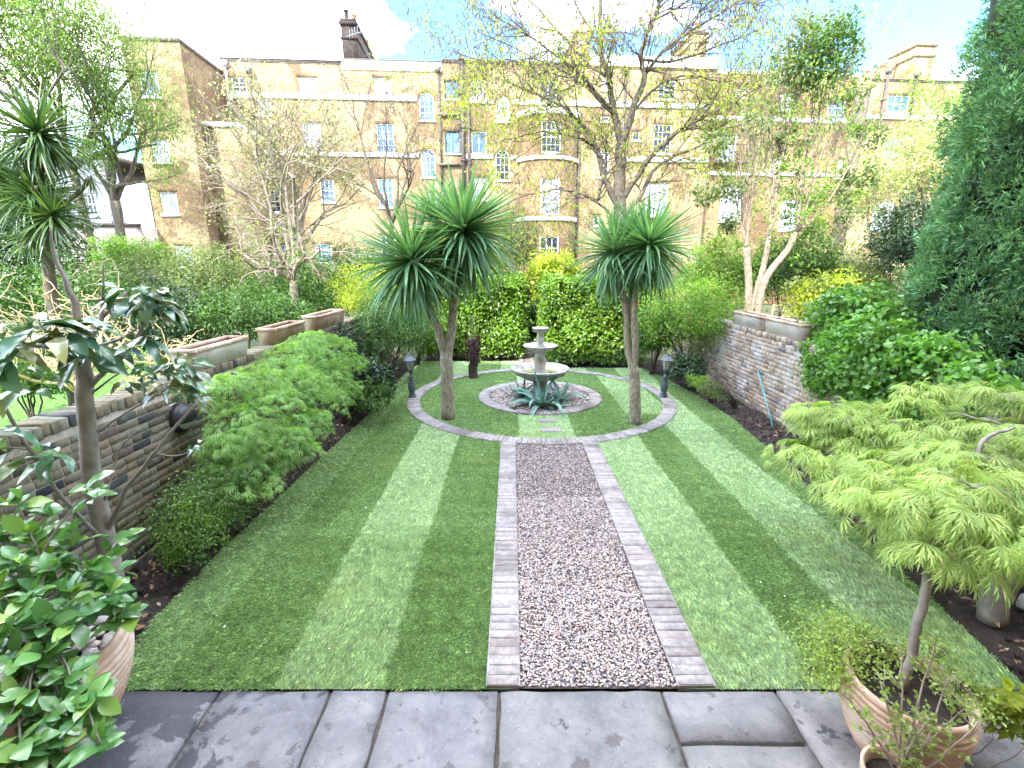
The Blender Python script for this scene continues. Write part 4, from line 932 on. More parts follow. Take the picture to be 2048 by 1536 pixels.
# house far left, pale rendered, with brown brick flank
hP = empty('rendered_house', P(140, 500, 24.5) * Vector((1, 1, 0)).x if False else Vector((P(225, 400, 24.5).x, 24.5, 0)), 0, 'pale grey and pink rendered house at far left behind the spiky palm-like tree', 'house')
xw0 = P(40, 400, 24.5).x - hP.location.x; zm = P(150, 452, 24.5).z; zt = P(150, 318, 24.5).z
b_ = B(); b_.box((xw0-6, 0, 0), (0.9, 7, zm)); b_.build('ground_storey', M_['pink_render'], hP, world=False)
wp = [P(158, 385, 24.5), P(186, 430, 24.5)]; a_, c_ = wp[0].x-hP.location.x, wp[1].x-hP.location.x
wall_holes('wall', hP, xw0-6, .3, zm+.15, zt, .3, [(a_, c_, wp[1].z, wp[0].z, False)], M_['grey_render'])
window(hP, a_, c_, wp[1].z, wp[0].z, .3, nx=2, ny=2)
b_ = B(); b_.box((xw0-6, -.12, zm), (1.0, .3, zm+.14)); b_.box((xw0-6, .32, zt), (.3, 6.8, zt+.2)); b_.build('ledge', M_['coping_dark'], hP, world=False)
b_ = B(); b_.tube([(-.25, .2, zm), (-.25, .2, zt)], [.06, .06], 8); b_.build('drainpipe', M_['pipe'], hP, world=False)
b_ = B(); b_.box((a_-.1, -.03, zm*.55), (a_+.5, 0.0, zm*.55+.35)); b_.build('wall_vent', M_['pipe_grey'], hP, world=False)
# tv aerial
def aerial(x, y, Y, sc, label):
    p = P(x, y, Y); t = empty('tv_aerial', (p.x, p.y, TOP), 0, label, 'aerial')
    b_ = B(); b_.tube([(p.x, p.y, TOP), (p.x-.1*sc, p.y, p.z+.9*sc)], [.025, .02], 5); b_.build('mast', M_['pipe_grey'], t)
    for zz in (.55, -.05):
        b_ = B(); b_.tube([(p.x-.1, p.y, p.z+zz*sc), (p.x+1.1*sc, p.y, p.z+(zz+.55)*sc)], [.018, .012], 4)
        for k in range(9): q = (p.x+.05+k*.12*sc, p.y, p.z+(zz+.06+k*.055)*sc); b_.tube([(q[0]-.06, q[1]-.2, q[2]+.12), (q[0]+.06, q[1]+.2, q[2]-.12)], [.008, .008], 3)
        b_.build('antenna', M_['pipe_grey'], t)
aerial(623, 100, 32, 1.0, 'thin rooftop television aerial on a mast, left of the black chimney')
aerial(276, 62, 29, .8, 'faint rooftop television aerial above the projecting wing')
# the house the photograph is taken from: its shade falls over the garden
own = empty('terrace_house', (0, -.35, 0), 0, 'brick house standing at the near end of the garden, at the patio', 'house')
hs = []
for k in range(7):
    for zf in (3.3, 6.6, 9.6):
        x_ = -7 + k*3.8
        if abs(x_) < 1.2 and zf < 4: continue
        hs.append((x_, x_+1.1, zf, zf+1.9, False))
def fl(o): return o
HT = 12.4
wall_ = B()
us = sorted({-8.6, 21., *[h[0] for h in hs], *[h[1] for h in hs]}); zs = sorted({0., HT, *[h[2] for h in hs], *[h[3] for h in hs]})
for i in range(len(us)-1):
    for j in range(len(zs)-1):
        cu, cz = (us[i]+us[i+1])/2, (zs[j]+zs[j+1])/2
        if any(h[0] < cu < h[1] and h[2] < cz < h[3] for h in hs): continue
        wall_.add([(us[i], 0, zs[j]), (us[i+1], 0, zs[j]), (us[i+1], 0, zs[j+1]), (us[i], 0, zs[j+1])], [(3, 2, 1, 0)])
wall_.build('wall', M_['facade'], own, world=False)
for h in hs:
    b_ = B(); a, c, z, e = h[:4]; b_.box((a, -.14, z), (a+.06, -.05, e)); b_.box((c-.06, -.14, z), (c, -.05, e)); b_.box((a+.06, -.14, z), (c-.06, -.05, z+.07)); b_.box((a+.06, -.14, e-.07), (c-.06, -.05, e)); b_.box((a+.06, -.13, (z+e)/2-.03), (c-.06, -.06, (z+e)/2+.03))
    o_ = b_.build('window', M_['white_paint'], own, world=False)
    g_ = B(); g_.add([(a, -.11, z), (c, -.11, z), (c, -.11, e), (a, -.11, e)], [(3, 2, 1, 0)]); g_.build('pane', M_['glass_dark'], o_, world=False)
b_ = B(); b_.box((-8.6, -9, 0), (21, -.2, HT-.4)); b_.box((-8.6, -.3, HT-.4), (21, -.004, HT)); b_.build('roof', M_['coping_dark'], own, world=False)
# ================================================================ GARDEN WALLS AND OBJECTS
def brick_wall(name, label, xf, inward, y0, y1, h, mat, coping_mat, seed, mortar='mortar'):
    """wall with face at xf; inward=+1 if the visible face looks to +x"""
    random.seed(seed); t = empty(name, (xf, (y0+y1)/2, 0), 0, label, 'garden wall')
    xb = xf - inward*.26
    b_ = B(); b_.box((min(xf-inward*.004, xb), y0, -.03), (max(xf-inward*.004, xb), y1, h-.10)); b_.build('mortar', M_[mortar], t)
    Ms = []; hdr = []; nc = int((h-.09)/.0755)
    for c in range(nc):
        z = .012 + c*.0755 + .033
        y = y0 + (.11 if c % 2 else 0)
        while y < y1-.1:
            if c % 3 == 2:
                hdr.append(rotz(xf - inward*(.055 + jit(.002)), y+.052, z, 0, jit(.012), jit(.01))); y += .1135
            else:
                Ms.append(rotz(xf - inward*(.05 + jit(.002)), y+.107, z, jit(.008), jit(.006), jit(.01))); y += .226
    st = [brick_mesh(.105, .216, .066, .0025, .004) for _ in range(5)]; hd = [brick_mesh(.115, .104, .066, .0025, .004) for _ in range(4)]
    nS = int(210); scatter(t, st, Ms, mat, 'brick', 'bricks', 190); scatter(t, hd, hdr, mat, 'brick', 'bricks', 60)
    cb = [brick_mesh(.27, .068, .1, .004, .006) for _ in range(5)]; Mc = []; y = y0+.04
    while y < y1: Mc.append(rotz((xf+xb)/2 + inward*.006 + jit(.008), y, h-.05 + jit(.006), jit(.04), jit(.03), jit(.03))); y += .0765
    scatter(t, cb, Mc, coping_mat, 'coping_brick', 'coping_bricks', 50)
    return t
wl = brick_wall('garden_wall', 'mossy old brick wall along the left flower bed with planters on top', -3.5, 1, 1.2, 13.6, 1.52, M_['wall_brick'], M_['wall_brick'], 3)
wr = brick_wall('garden_wall', 'pale bleached brick wall along the right flower bed with two planters on top', 4.66, -1, 2.4, 13.4, 1.48, M_['wall_brick_right'], M_['wall_brick_right'], 4, 'mortar_pale')
# troughs
def trough(label, x, y0, y1, z, w=.27, h=.25, mat='terracotta', seed=0, soil=True, group=None, rz=0):
    random.seed(seed); ym = (y0+y1)/2; t = empty('planter', (x, ym, z), rz, label, 'planter', group)
    l = (y1-y0)/2; b_ = B(); wt = .022; hw = w/2
    def ringbox(x0, x1, y0_, y1_, z0, z1, th):
        b_.box((x0, y0_, z0), (x1, y0_+th, z1)); b_.box((x0, y1_-th, z0), (x1, y1_, z1)); b_.box((x0, y0_+th, z0), (x0+th, y1_-th, z1)); b_.box((x1-th, y0_+th, z0), (x1, y1_-th, z1))
    def frus(s0, s1, z0, z1):
        v = [(sx_*hw*s, sy_*(l-(1-s)*hw), zz) for zz, s in ((z0, s0), (z1, s1)) for sx_, sy_ in ((-1, -1), (1, -1), (1, 1), (-1, 1))]
        vi = [(sx_*(hw*s-wt), sy_*(l-(1-s)*hw-wt), zz) for zz, s in ((z0+.02, s0), (z1, s1)) for sx_, sy_ in ((-1, -1), (1, -1), (1, 1), (-1, 1))]
        b_.add(v+vi, [(0, 3, 2, 1), (0, 1, 5, 4), (1, 2, 6, 5), (2, 3, 7, 6), (3, 0, 4, 7), (8, 12, 13, 9), (9, 13, 14, 10), (10, 14, 15, 11), (11, 15, 12, 8)])
    frus(.86, 1.0, .0, h-.05); b_.build('body', M_[mat], t, world=False)
    b_ = B(); ringbox(-hw-.014, hw+.014, -l-.014, l+.014, h-.048, h, wt+.016); b_.build('rim', M_['terracotta'], t, world=False)
    b_ = B(); ringbox(-hw*.93-.006, hw*.93+.006, -l*.985-.004, l*.985+.004, h-.085, h-.075, .01); b_.build('moulding', M_[mat], t, world=False)
    if soil: boxpart(t, (-hw+.03, -l+.03, .03), (hw-.03, l-.03, h-.07), M_['soil'], 'soil')
    return t
gp = 'terracotta planters along the left wall top'
trough('long pale terracotta planter nearest on the left wall top', -3.63, 5.05, 6.1, 1.525, mat='terracotta_white', seed=1, group=gp)
trough('terracotta planter in the middle of the three on the left wall', -3.63, 6.85, 7.85, 1.525, seed=2, group=gp)
trough('terracotta planter farthest along the left wall top', -3.63, 8.4, 9.75, 1.525, h=.27, seed=3, group=gp)
gp = 'whitened planters on the right wall top'
trough('whitened planter on the right wall, the nearer of two', 4.79, 7.5, 8.58, 1.485, h=.27, mat='terracotta_white', seed=4, group=gp)
trough('whitened planter on the right wall, the farther one by the grey tree stems', 4.79, 8.64, 9.85, 1.485, h=.27, mat='terracotta_white', seed=5, group=gp)
# bulkhead light
lp = Vector((-3.49, 4.66, 1.12)); t = empty('wall_light', lp, R(90), 'round black wall light with a half-hooded white globe on the left brick wall', 'light')
b_ = B(); b_.lathe([(0, -.02), (.15, -.02), (.155, .02), (.15, .05), (.13, .06)], (0, 0, 0), 28); o_ = b_.build('housing', M_['black_plastic'], t, world=False, smooth=True)
o_.matrix_basis = Euler((R(90), 0, 0)).to_matrix().to_4x4()
b_ = B(); b_.ico((0, -.05, 0), .128, 3, (1, .62, 1)); b_.build('globe', M_['opal'], t, world=False, smooth=True)
hv = [(.136*math.cos(R(ph))*math.sin(R(la)), -.05-.09*math.cos(R(ph))*math.cos(R(la)), .136*math.sin(R(ph))) for ph in range(-14, 91, 8) for la in range(-90, 91, 10)]; nn = 19
b_ = B(); b_.add(hv, [(i*nn+j, i*nn+j+1, (i+1)*nn+j+1, (i+1)*nn+j) for i in range(len(hv)//nn-1) for j in range(nn-1)]); b_.build('hood', M_['black_plastic'], t, world=False, smooth=True)
# ---------------- fountain
fx, fy = .575, 9.36
fo = empty('fountain', (fx, fy, 0), 0, 'three-tier weathered stone fountain in the middle of the round lawn', 'fountain')
def fpart(name, prof, k=40, wob=None, mat='stone', smooth=True): b_ = B(); b_.lathe(prof, (0, 0, 0), k, wob); return b_.build(name, M_[mat], fo, world=False, smooth=smooth)
zB = P(1078, 735, 9.36).z; zM = P(1078, 690, 9.36).z; zT = P(1078, 655, 9.36).z       # rim heights
pm = lambda px, Y=9.36: px*(Y*CP + (H-1)*SP)/F
rB, rM, rT = pm(59), pm(34.5), pm(16.5)
fpart('pedestal', [(0, 0), (.3, 0), (.3, .06), (.25, .09), (.17, .16), (.13, .25), (.15, .36), (.12, .42), (.1, zB-.38), (.15, zB-.3), (.2, zB-.25), (0, zB-.24)], 20)
fpart('large_bowl', [(0, zB-.27), (.14, zB-.27), (rB*.55, zB-.22), (rB*.8, zB-.14), (rB*.9, zB-.05), (rB*.985, zB-.035), (rB, zB-.015), (rB*.99, zB), (rB*.93, zB+.003), (rB*.88, zB-.03), (rB*.7, zB-.09), (rB*.4, zB-.13), (0, zB-.15)])
for k in range(14):
    a = 2*PI*k/14; b_ = B(); b_.ico((rB*.83*math.cos(a), rB*.83*math.sin(a), zB-.105), .042, 2, (1, 1, .7)); b_.build('boss', M_['stone'], fo, world=False, smooth=True)
hM = zM - zB
fpart('lower_stem', [(.0, zB-.15), (.16, zB-.15), (.165, zB-.1), (.13, zB-.07), (.105, zB), (.13, zB+hM*.28), (.125, zB+hM*.4), (.095, zB+hM*.55), (.1, zM-.12), (.13, zM-.1), (0, zM-.1)], 20)
fpart('middle_bowl', [(0, zM-.14), (.1, zM-.14), (rM*.62, zM-.11), (rM*.83, zM-.06), (rM*.88, zM-.03), (rM*.98, zM-.025), (rM, zM-.01), (rM*.99, zM), (rM*.9, zM), (rM*.82, zM-.03), (rM*.4, zM-.06), (0, zM-.07)], 36, lambda a, i: 1 + (.018*math.cos(a*12) if 1 < i < 8 else 0))
fpart('upper_stem', [(0, zM-.07), (.1, zM-.07), (.105, zM-.03), (.075, zM), (.06, zM+.05), (.08, zM+.1), (.065, zM+.14), (.05, zT-.09), (.07, zT-.08), (0, zT-.08)], 18)
fpart('top_bowl', [(0, zT-.11), (.05, zT-.11), (rT*.7, zT-.09), (rT*.8, zT-.04), (rT*.95, zT-.035), (rT, zT-.02), (rT, zT), (rT*.85, zT), (rT*.75, zT-.025), (0, zT-.04)], 30, lambda a, i: 1 + (.03*math.cos(a*10) if 1 < i < 5 else 0))
wm, tt, bb, oo = newmat('stagnant_water'); bb.inputs['Base Color'].default_value = (.24, .25, .07, 1); bb.inputs['Roughness'].default_value = .08; M_['water'] = wm
b_ = B(); b_.lathe([(.13, zB-.1), (rB*.66, zB-.1)], (0, 0, 0), 32); b_.build('water', M_['water'], fo, world=False)
# ---------------- lamps
def lamp_base():
    t = empty('garden_lamp', (0, 0, 0), 0, None, 'lamp')
    def lp_(name, prof, k=18, mat='lead', sm=True): b_ = B(); b_.lathe(prof, (0, 0, 0), k); return b_.build(name, M_[mat], t, world=False, smooth=sm)
    lp_('base', [(0, 0), (.085, 0), (.085, .04), (.075, .06), (.06, .08), (.068, .1), (.05, .13)], 18)
    lp_('post', [(.05, .13), (.062, .16), (.074, .22), (.07, .28), (.05, .36), (.04, .42), (.055, .44), (.055, .46), (.03, .48), (.026, .53), (.05, .55), (.045, .58)], 18)
    def frust(b_, r0, r1, z0, z1, k=6, inner=0):
        v = [(r*math.cos(2*PI*j/k+PI/6), r*math.sin(2*PI*j/k+PI/6), z) for r, z in ((r0, z0), (r1, z1)) for j in range(k)]
        b_.add(v, [(j, (j+1) % k, k+(j+1) % k, k+j) for j in range(k)])
    b_ = B()
    for j in range(6):
        a = 2*PI*j/6+PI/6; c, s = math.cos(a), math.sin(a); b_.bar((.058*c, .058*s, .585), (.112*c, .112*s, .79), .013)
    b_.lathe([(0, .575), (.06, .575), (.062, .59), (0, .595)], (0, 0, 0), 6); frust(b_, .12, .125, .785, .8); frust(b_, .1, .12, .785, .785)
    b_.build('lantern_frame', M_['lead'], t, world=False)
    b_ = B(); frust(b_, .052, .105, .592, .788); b_.build('lantern_glass', M_['lamp_glass'], t, world=False)
    b_ = B(); frust(b_, .14, .085, .8, .855); frust(b_, .125, .14, .8, .8); frust(b_, .085, .05, .855, .875); b_.build('cap', M_['lead'], t, world=False)
    lp_('finial', [(.05, .87), (.045, .89), (.02, .905), (.022, .92), (.01, .935), (0, .96)], 12)
    return t
lamp = lamp_base(); lamp.location = (-2.06, 9.27, .012); lamp.rotation_euler = (0, R(-1), .2)
lamp['label'] = 'dark grey post lamp standing on the brick circle by the left flower bed'; lamp['group'] = 'post lamps either side of the round lawn'
def copy_tree(o, parent=None):
    c = o.copy(); COL.objects.link(c); c.parent = parent
    for ch in [x for x in S.objects if x.parent == o]: copy_tree(ch, c)
    return c
lamp2 = copy_tree(lamp); lamp2.location = (3.13, 9.27, .012); lamp2.rotation_euler = (0, R(1.5), .5)
lamp2['label'] = 'dark grey post lamp standing on the brick circle by the right flower bed'
# ---------------- pots
def spun(prof, c, k, rib=0.0): b_ = B(); b_.lathe(prof, c, k); return b_
def big_pot(label, x, y, rr, h, rz=0, seed=0):
    t = empty('terracotta_pot', (x, y, .012), rz, label, 'plant pot')
    prof = [(0, 0), (rr*.62, 0)]; n = 56
    for i in range(n+1):
        s = i/n; r = rr*(.62 + .40*math.sin(min(1, s*1.12)*PI/2)**.8 * 1.0) * (1 - .05*max(0, s-.8)/.2)
        ribs = .015*abs(math.sin(s*PI*13)) if s < .93 else .012
        prof.append((r + ribs, .004 + s*(h-.004)))
    prof += [(rr*.98, h+.008), (rr*.93, h+.006), (rr*.91, h-.02), (rr*.9, h-.12)]
    # ribs wind slightly, like a hand-coiled pot
    b_ = B(); b_.lathe(prof, (0, 0, 0), 56)
    for i in range(len(b_.v)):
        x_, y_, z_ = b_.v[i]; a = math.atan2(y_, x_); r_ = math.hypot(x_, y_)
        b_.v[i] = (x_, y_, z_ + (.012*math.sin(a) if 0.02 < z_ < h-.03 else 0))
    b_.build('body', M_['terracotta'], t, world=False, smooth=True)
    b_ = B(); b_.lathe([(rr*.905, h-.085), (rr*.5, h-.075), (0, h-.08)], (0, 0, 0), 32); b_.build('soil', M_['soil'], t, world=False, smooth=True)
    return t
potL = big_pot('large ribbed terracotta pot topped with smooth grey pebbles at the left', -2.68, 2.18, .39, .55)
potR = big_pot('large ribbed terracotta pot with soil and creeper at the right', 2.16, 2.06, .285, .46, 1)
random.seed(5); Ms = []
for i in range(95):
    a = random.uniform(0, 2*PI); r = .34*math.sqrt(random.random()); s = random.uniform(.018, .045)
    Ms.append(np.array(Matrix.Translation((-2.68+r*math.cos(a), 2.18+r*math.sin(a), .485 + random.uniform(0, .035))) @ Euler((jit(.3), jit(.3), random.uniform(0, 6))).to_matrix().to_4x4()) @ np.diag([s*1.5, s, s*.62, 1]))
scatter(potL, [(ICO[2][0], [np.array(ICO[2][1])])], Ms, M_['pebble'], 'pebble', smooth=True)
t = empty('small_terracotta_pot', (1.83, 1.66, .012), 0, 'small plain terracotta pot with a thin twiggy shrub, in front of the large ribbed pot', 'plant pot')
b_ = B(); b_.lathe([(0, 0), (.1, 0), (.145, .27), (.155, .275), (.16, .33), (.145, .332), (.138, .29), (.13, .2)], (0, 0, 0), 32); b_.build('body', M_['terracotta'], t, world=False, smooth=True)
b_ = B(); b_.lathe([(.135, .27), (0, .275)], (0, 0, 0), 24); b_.build('soil', M_['soil'], t, world=False)
# cane leaning on the right wall
q0, q1 = PX(1545, 868, 4.42), PX(1516, 742, 4.63)
t = empty('garden_cane', (q0.x, q0.y, 0), 0, 'thin turquoise garden cane leaning against the right brick wall', 'cane')
b_ = B(); b_.tube([(q0.x, q0.y, .0), tuple(q1)], [.013, .012], 8); b_.tube([tuple(q1), (q1.x, q1.y+.005, q1.z+.02)], [.018, .016], 8); b_.build('rod', M_['cane'], t)
# rocks in beds, litter
def rock(x, y, s, label, mat='rock', z=.04):
    random.seed(int(x*100+y*10)); v, f = ICO[2]; v2 = []
    for p in v:
        k = random.uniform(.72, 1.15); v2.append((p[0]*s*k*1.3, p[1]*s*k, p[2]*s*k*.8))
    o = link('rock', mesh_np('rock', v2, [np.array(f)], M_[mat]), None); o.location = (x, y, z); tag(o, label, 'rock')
rock(-2.98, 2.93, .12, 'pale pitted rock in the left bed beside the ribbed pot'); rock(-3.2, 2.72, .1, 'smaller grey rock partly under the glossy shrub leaves at left')
rock(4.2, 3.15, .13, 'white-grey rock on the soil at far right, by the thick trunk'); rock(4.0, 3.75, .15, 'brown rock under the lime maple in the right bed', 'terracotta'); rock(4.3, 3.5, .1, 'small tan rock behind the thick trunk at right', 'terracotta')
n = 460; side = rng.random(n) < .65; y = 2.6 + 5*rng.random(n)**1.5; x = np.where(side, rng.uniform(-3.4, left_edge(y)-.03, n), rng.uniform(right_edge(y)+.05, 4.5, n))
Ms = frames(np.column_stack([x, y, np.full(n, .045)]), rng.normal(size=(n, 3))*np.array([1, 1, .15]), np.array([0, 0, 1.]) + rng.normal(size=(n, 3))*.3, rng.uniform(.02, .085, n))
ll = scatter(None, [oval(.5, .1, .2), rhomb(.5, .1, .2)], Ms, M_['leaf_litter'], 'dry_leaf', 'leaf_litter', parts=False)
n = 60; x = rng.uniform(-2.6, 3.7, n); y = 2.5 + 9*rng.random(n)**1.3; Ms = frames(np.column_stack([x, y, np.full(n, .045)]), rng.normal(size=(n, 3))*np.array([1, 1, .2]), np.array([0, 0, 1.]) + rng.normal(size=(n, 3))*.3, rng.uniform(.012, .03, n))
scatter(None, [rhomb(.6, .05, .1)], Ms, M_['white_petal'], 'petal', 'fallen_petals', parts=False)
# trellis far right
p0 = P(1548, 622, 13.0); t = empty('trellis', (p0.x, 13, 0), 0, 'low timber trellis fence panel beyond the right wall planters', 'trellis'); wd = P(1605, 622, 13).x - p0.x; zt_ = P(1560, 609, 13).z
for zz in (zt_-.04, zt_-.2, zt_-.36): boxpart(t, (0, -.02, zz), (wd, .0, zz+.03), M_['timber'], 'rail')
for k in range(7): boxpart(t, (k*wd/6-.015, 0.0, zt_-.6), (k*wd/6+.015, .018, zt_), M_['timber'], 'slat')
for k in (0, 1): boxpart(t, (k*wd-.03, .02, -.05), (k*wd+.03, .08, zt_), M_['timber'], 'post')
# ================================================================ VEGETATION
def plant(name, label, cat, x, y, group=None, seed=None):
    if seed is not None: random.seed(seed)
    return empty(name, (x, y, 0), 0, label, cat, group)
# ---------- cabbage-palm like trees
blades_b = [blade(6, .052, bnd, 1.0) for bnd in (.02, .08, .16)]
blades_low = [blade(6, .056, bnd, 1.0) for bnd in (.3, .6, .9)]
def spiky_head(c, n, ln, axis=(0, 0, 1), low=-1.0):
    """leaf transforms for one rosette"""
    c = np.array(c); i = np.arange(n); ct = 1 - (1-low)*((i+.5)/n)**.85; th = i*2.39996 + rng.normal(size=n)*.2
    st = np.sqrt(np.maximum(0, 1-ct**2)); d = np.stack([st*np.cos(th), st*np.sin(th), ct], 1) + rng.normal(size=(n, 3))*.10
    d = unit(d); l = ln*(.82+.3*rng.random(n))*np.where(ct > .55, .86, 1.0)
    pos = c + d*.03 + np.array([0, 0, 1])*(ct*.07)[:, None]
    nr = np.tile(np.array([[0, 0, 1.]]), (n, 1)) + rng.normal(size=(n, 3))*.25
    up = d[:, 2] > .97; nr[up] += rng.normal(size=(up.sum(), 3))
    return frames(pos, d, nr, np.stack([l, l, l], 1))
def cordyline(label, base, trunk, heads, mat, seed, bark='cordbark', parts=True, group=None):
    t = plant('cabbage_palm', label, 'palm-like tree', base[0], base[1], group, seed); b_ = B()
    for pts, r0, r1 in trunk: limb(b_, pts, r0, r1, 12, .008)
    b_.build('trunk', M_[bark], t, smooth=True)
    Ms = np.concatenate([spiky_head(*h) for h in heads])
    up_ = Ms[:, 2, 1] > -.05*np.linalg.norm(Ms[:, :3, 1], axis=1)
    scatter(t, blades_b, Ms[up_], mat, max_parts=170, smooth=False, parts=parts)
    scatter(t, blades_low, Ms[~up_], mat, max_parts=130, smooth=False, parts=parts)
    # tuft of dead brown stubs under each head
    Mb = np.concatenate([frames(np.tile(np.array(h[0])[None]-[0, 0, .08], (14, 1)) + rng.normal(size=(14, 3))*.03, unit(rng.normal(size=(14, 3))*.6 + np.array([0, 0, -1.])), rng.normal(size=(14, 3)), rng.uniform(.15, .4, 14)) for h in heads])
    scatter(t, [blade(3, .05, .2)], Mb, M_['leaf_litter'], 'dead_leaf', parts=False, rest='dead_leaves')
    return t
YL = 7.94; bL = G(897, 838)
fk = P(893, 705, YL); h1 = P(822, 522, 7.75); h2 = P(927, 462, 8.05); m1 = P(868, 640, 7.85); m2 = P(907, 610, 8.0)
cordyline('tall spiky palm-like tree with forked trunk and two heads, left of the fountain', bL,
    [([bL, P(894, 770, YL), fk], .125, .105), ([P(893, 725, YL), P(880, 672, 7.9), m1, P(845, 590, 7.8), h1 - Vector((0, 0, .05))], .085, .06), ([P(893, 725, YL), P(903, 660, YL), m2, P(915, 540, 8.03), h2 - Vector((0, 0, .05))], .085, .06)],
    [(h1, 430, 1.05), (h2, 470, 1.15), (P(868, 440, 8.4), 90, .8, (0, 0, 1), .0)], L['cord'], 11)
YR = 7.67; bR_ = G(1272, 848)
h1 = P(1228, 505, 7.75); h2 = P(1298, 490, 7.55); h3 = P(1265, 470, 8.05)
cordyline('spiky palm-like tree with slender double trunk, right of the fountain', bR_,
    [([bR_, P(1270, 790, YR), P(1266, 735, YR)], .11, .09), ([P(1266, 745, YR), P(1255, 690, YR), P(1252, 620, YR), P(1240, 570, 7.7), h1], .07, .045), ([P(1268, 745, YR), P(1270, 680, 7.62), P(1268, 620, 7.6), P(1278, 560, 7.58), h2], .062, .045), ([P(1255, 640, YR), P(1262, 560, 7.9), h3], .05, .04)],
    [(h1, 310, .86), (h2, 350, .88), (h3, 120, .7, (0, 0, 1), -.2)], L['cord'], 12)
Y3 = 8.3; bN = P(100, 600, Y3)
cordyline('many-headed spiky palm-like tree at the left edge beyond the wall', (bN.x, Y3),
    [([Vector((bN.x, Y3, 0)), P(105, 600, Y3), P(92, 480, Y3), P(72, 425, Y3)], .1, .08), ([P(72, 425, Y3), P(80, 360, Y3), P(78, 300, Y3)], .06, .05), ([P(72, 425, Y3), P(30, 390, Y3), P(-10, 360, Y3)], .05, .04), ([P(80, 440, Y3), P(140, 400, 8.4), P(178, 362, 8.4)], .04, .03)],
    [(P(78, 268, Y3), 280, .85), (P(66, 385, Y3), 260, .8), (P(105, 430, 8.1), 200, .68), (P(-5, 340, 8.4), 160, .85), (P(180, 345, 8.4), 60, .42), (P(60, 470, 8.2), 90, .6)], L['cord_young'], 13, 'bark')
# ---------- agave clump at the fountain
def agave_leaf(bend, w=.16):
    v, f = blade(9, w, bend, 1.2, basew=.75); return v, f
ab = [agave_leaf(x) for x in (.15, .7, 1.5, 2.1)]
def agave(label, x, y, n, ln, seed, spread=1.0, z=.04):
    random.seed(seed); t = plant('agave', label, 'agave', x, y, 'agaves growing round the fountain foot')
    Ms = []
    for i in range(n):
        th = i*2.39996 + jit(.3); el = 1.35 - 1.05*(i/(n-1))**.8 + jit(.1); c = Vector((math.cos(th)*math.cos(el), math.sin(th)*math.cos(el), math.sin(el)))
        l = ln*random.uniform(.75, 1.1); M = frames(np.array([[x, y, z]]) + np.array([[c.x, c.y, 0]])*.05, np.array([[*c]]), np.array([[0, 0, 1.]]) + (rng.normal(size=(1, 3))*.2), np.array([l]))[0]
        k = 0 if el > 1.15 else 1 if el > .95 else 2 if el > .6 else 3
        Ms.append((k if random.random() < .75 else min(3, k+1), M))
    for k in range(4):
        mk = [m for q, m in Ms if q == k]
        if mk: scatter(t, [ab[k]], mk, L['agave'], smooth=True)
    b_ = B(); b_.ico((x, y, z+.02), .07, 2, (1, 1, 1.2)); b_.build('stem', M_['bark_dark'], t)
agave('big blue-grey agave with arching strap leaves in front of the fountain foot', .57, 8.58, 19, .78, 21)
agave('smaller agave right of the fountain foot', .98, 8.95, 12, .62, 22); agave('small agave left behind the fountain foot', .2, 9.2, 12, .55, 23); agave('low agave at the front right of the gravel ring', .85, 8.5, 9, .4, 24)
n = 60; a = rng.uniform(0, 2*PI, n); r = rng.uniform(0, .35, n)
tw = B()
random.seed(9)
for i in range(50): x_, y_ = .5 + jit(.45), 8.5 + jit(.2); a = random.random()*6; tw.tube([(x_, y_, .05), (x_+.12*math.cos(a), y_+.12*math.sin(a), .07+jit(.02))], [.006, .004], 4)
tw.build('dead_agave_leaves', M_['bark_dark'], None, kind='stuff')
# ---------- stump with shoot
ys_ = 11.03; t = plant('young_tree', 'short dark shaggy stem with a pale green shoot on top, left behind the fountain', 'young tree', -.94, ys_, seed=31)
b_ = B(); limb(b_, [(-.94, ys_, 0), (-.96, ys_, .25), (-.92, ys_, .5), (-.95, ys_, .98)], .115, .1, 10, .01); b_.build('trunk', M_['bark_dark'], t, smooth=True)
n = 340; th = rng.uniform(0, 2*PI, n); zz = rng.uniform(.42, 1.05, n); rr = .1 + .05*rng.random(n)
scatter(t, [rhomb(.35, .05, .3)], frames(np.column_stack([-.94+rr*np.cos(th), ys_+rr*np.sin(th), zz]), np.column_stack([np.cos(th), np.sin(th), rng.normal(size=n)*.5-.3]), np.tile([[0, 0, 1.]], (n, 1)), rng.uniform(.06, .1, n)), L['burgundy'], parts=False)
n = 90; scatter(t, [rhomb(.25, .05, .2)], frames(np.column_stack([-.93+rng.normal(size=n)*.04, ys_+rng.normal(size=n)*.04, rng.uniform(1.0, 1.5, n)]), rng.normal(size=(n, 3))*.6+np.array([0, 0, .6]), rng.normal(size=(n, 3)), rng.uniform(.07, .13, n)), L['olive'], parts=False, rest='shoot')
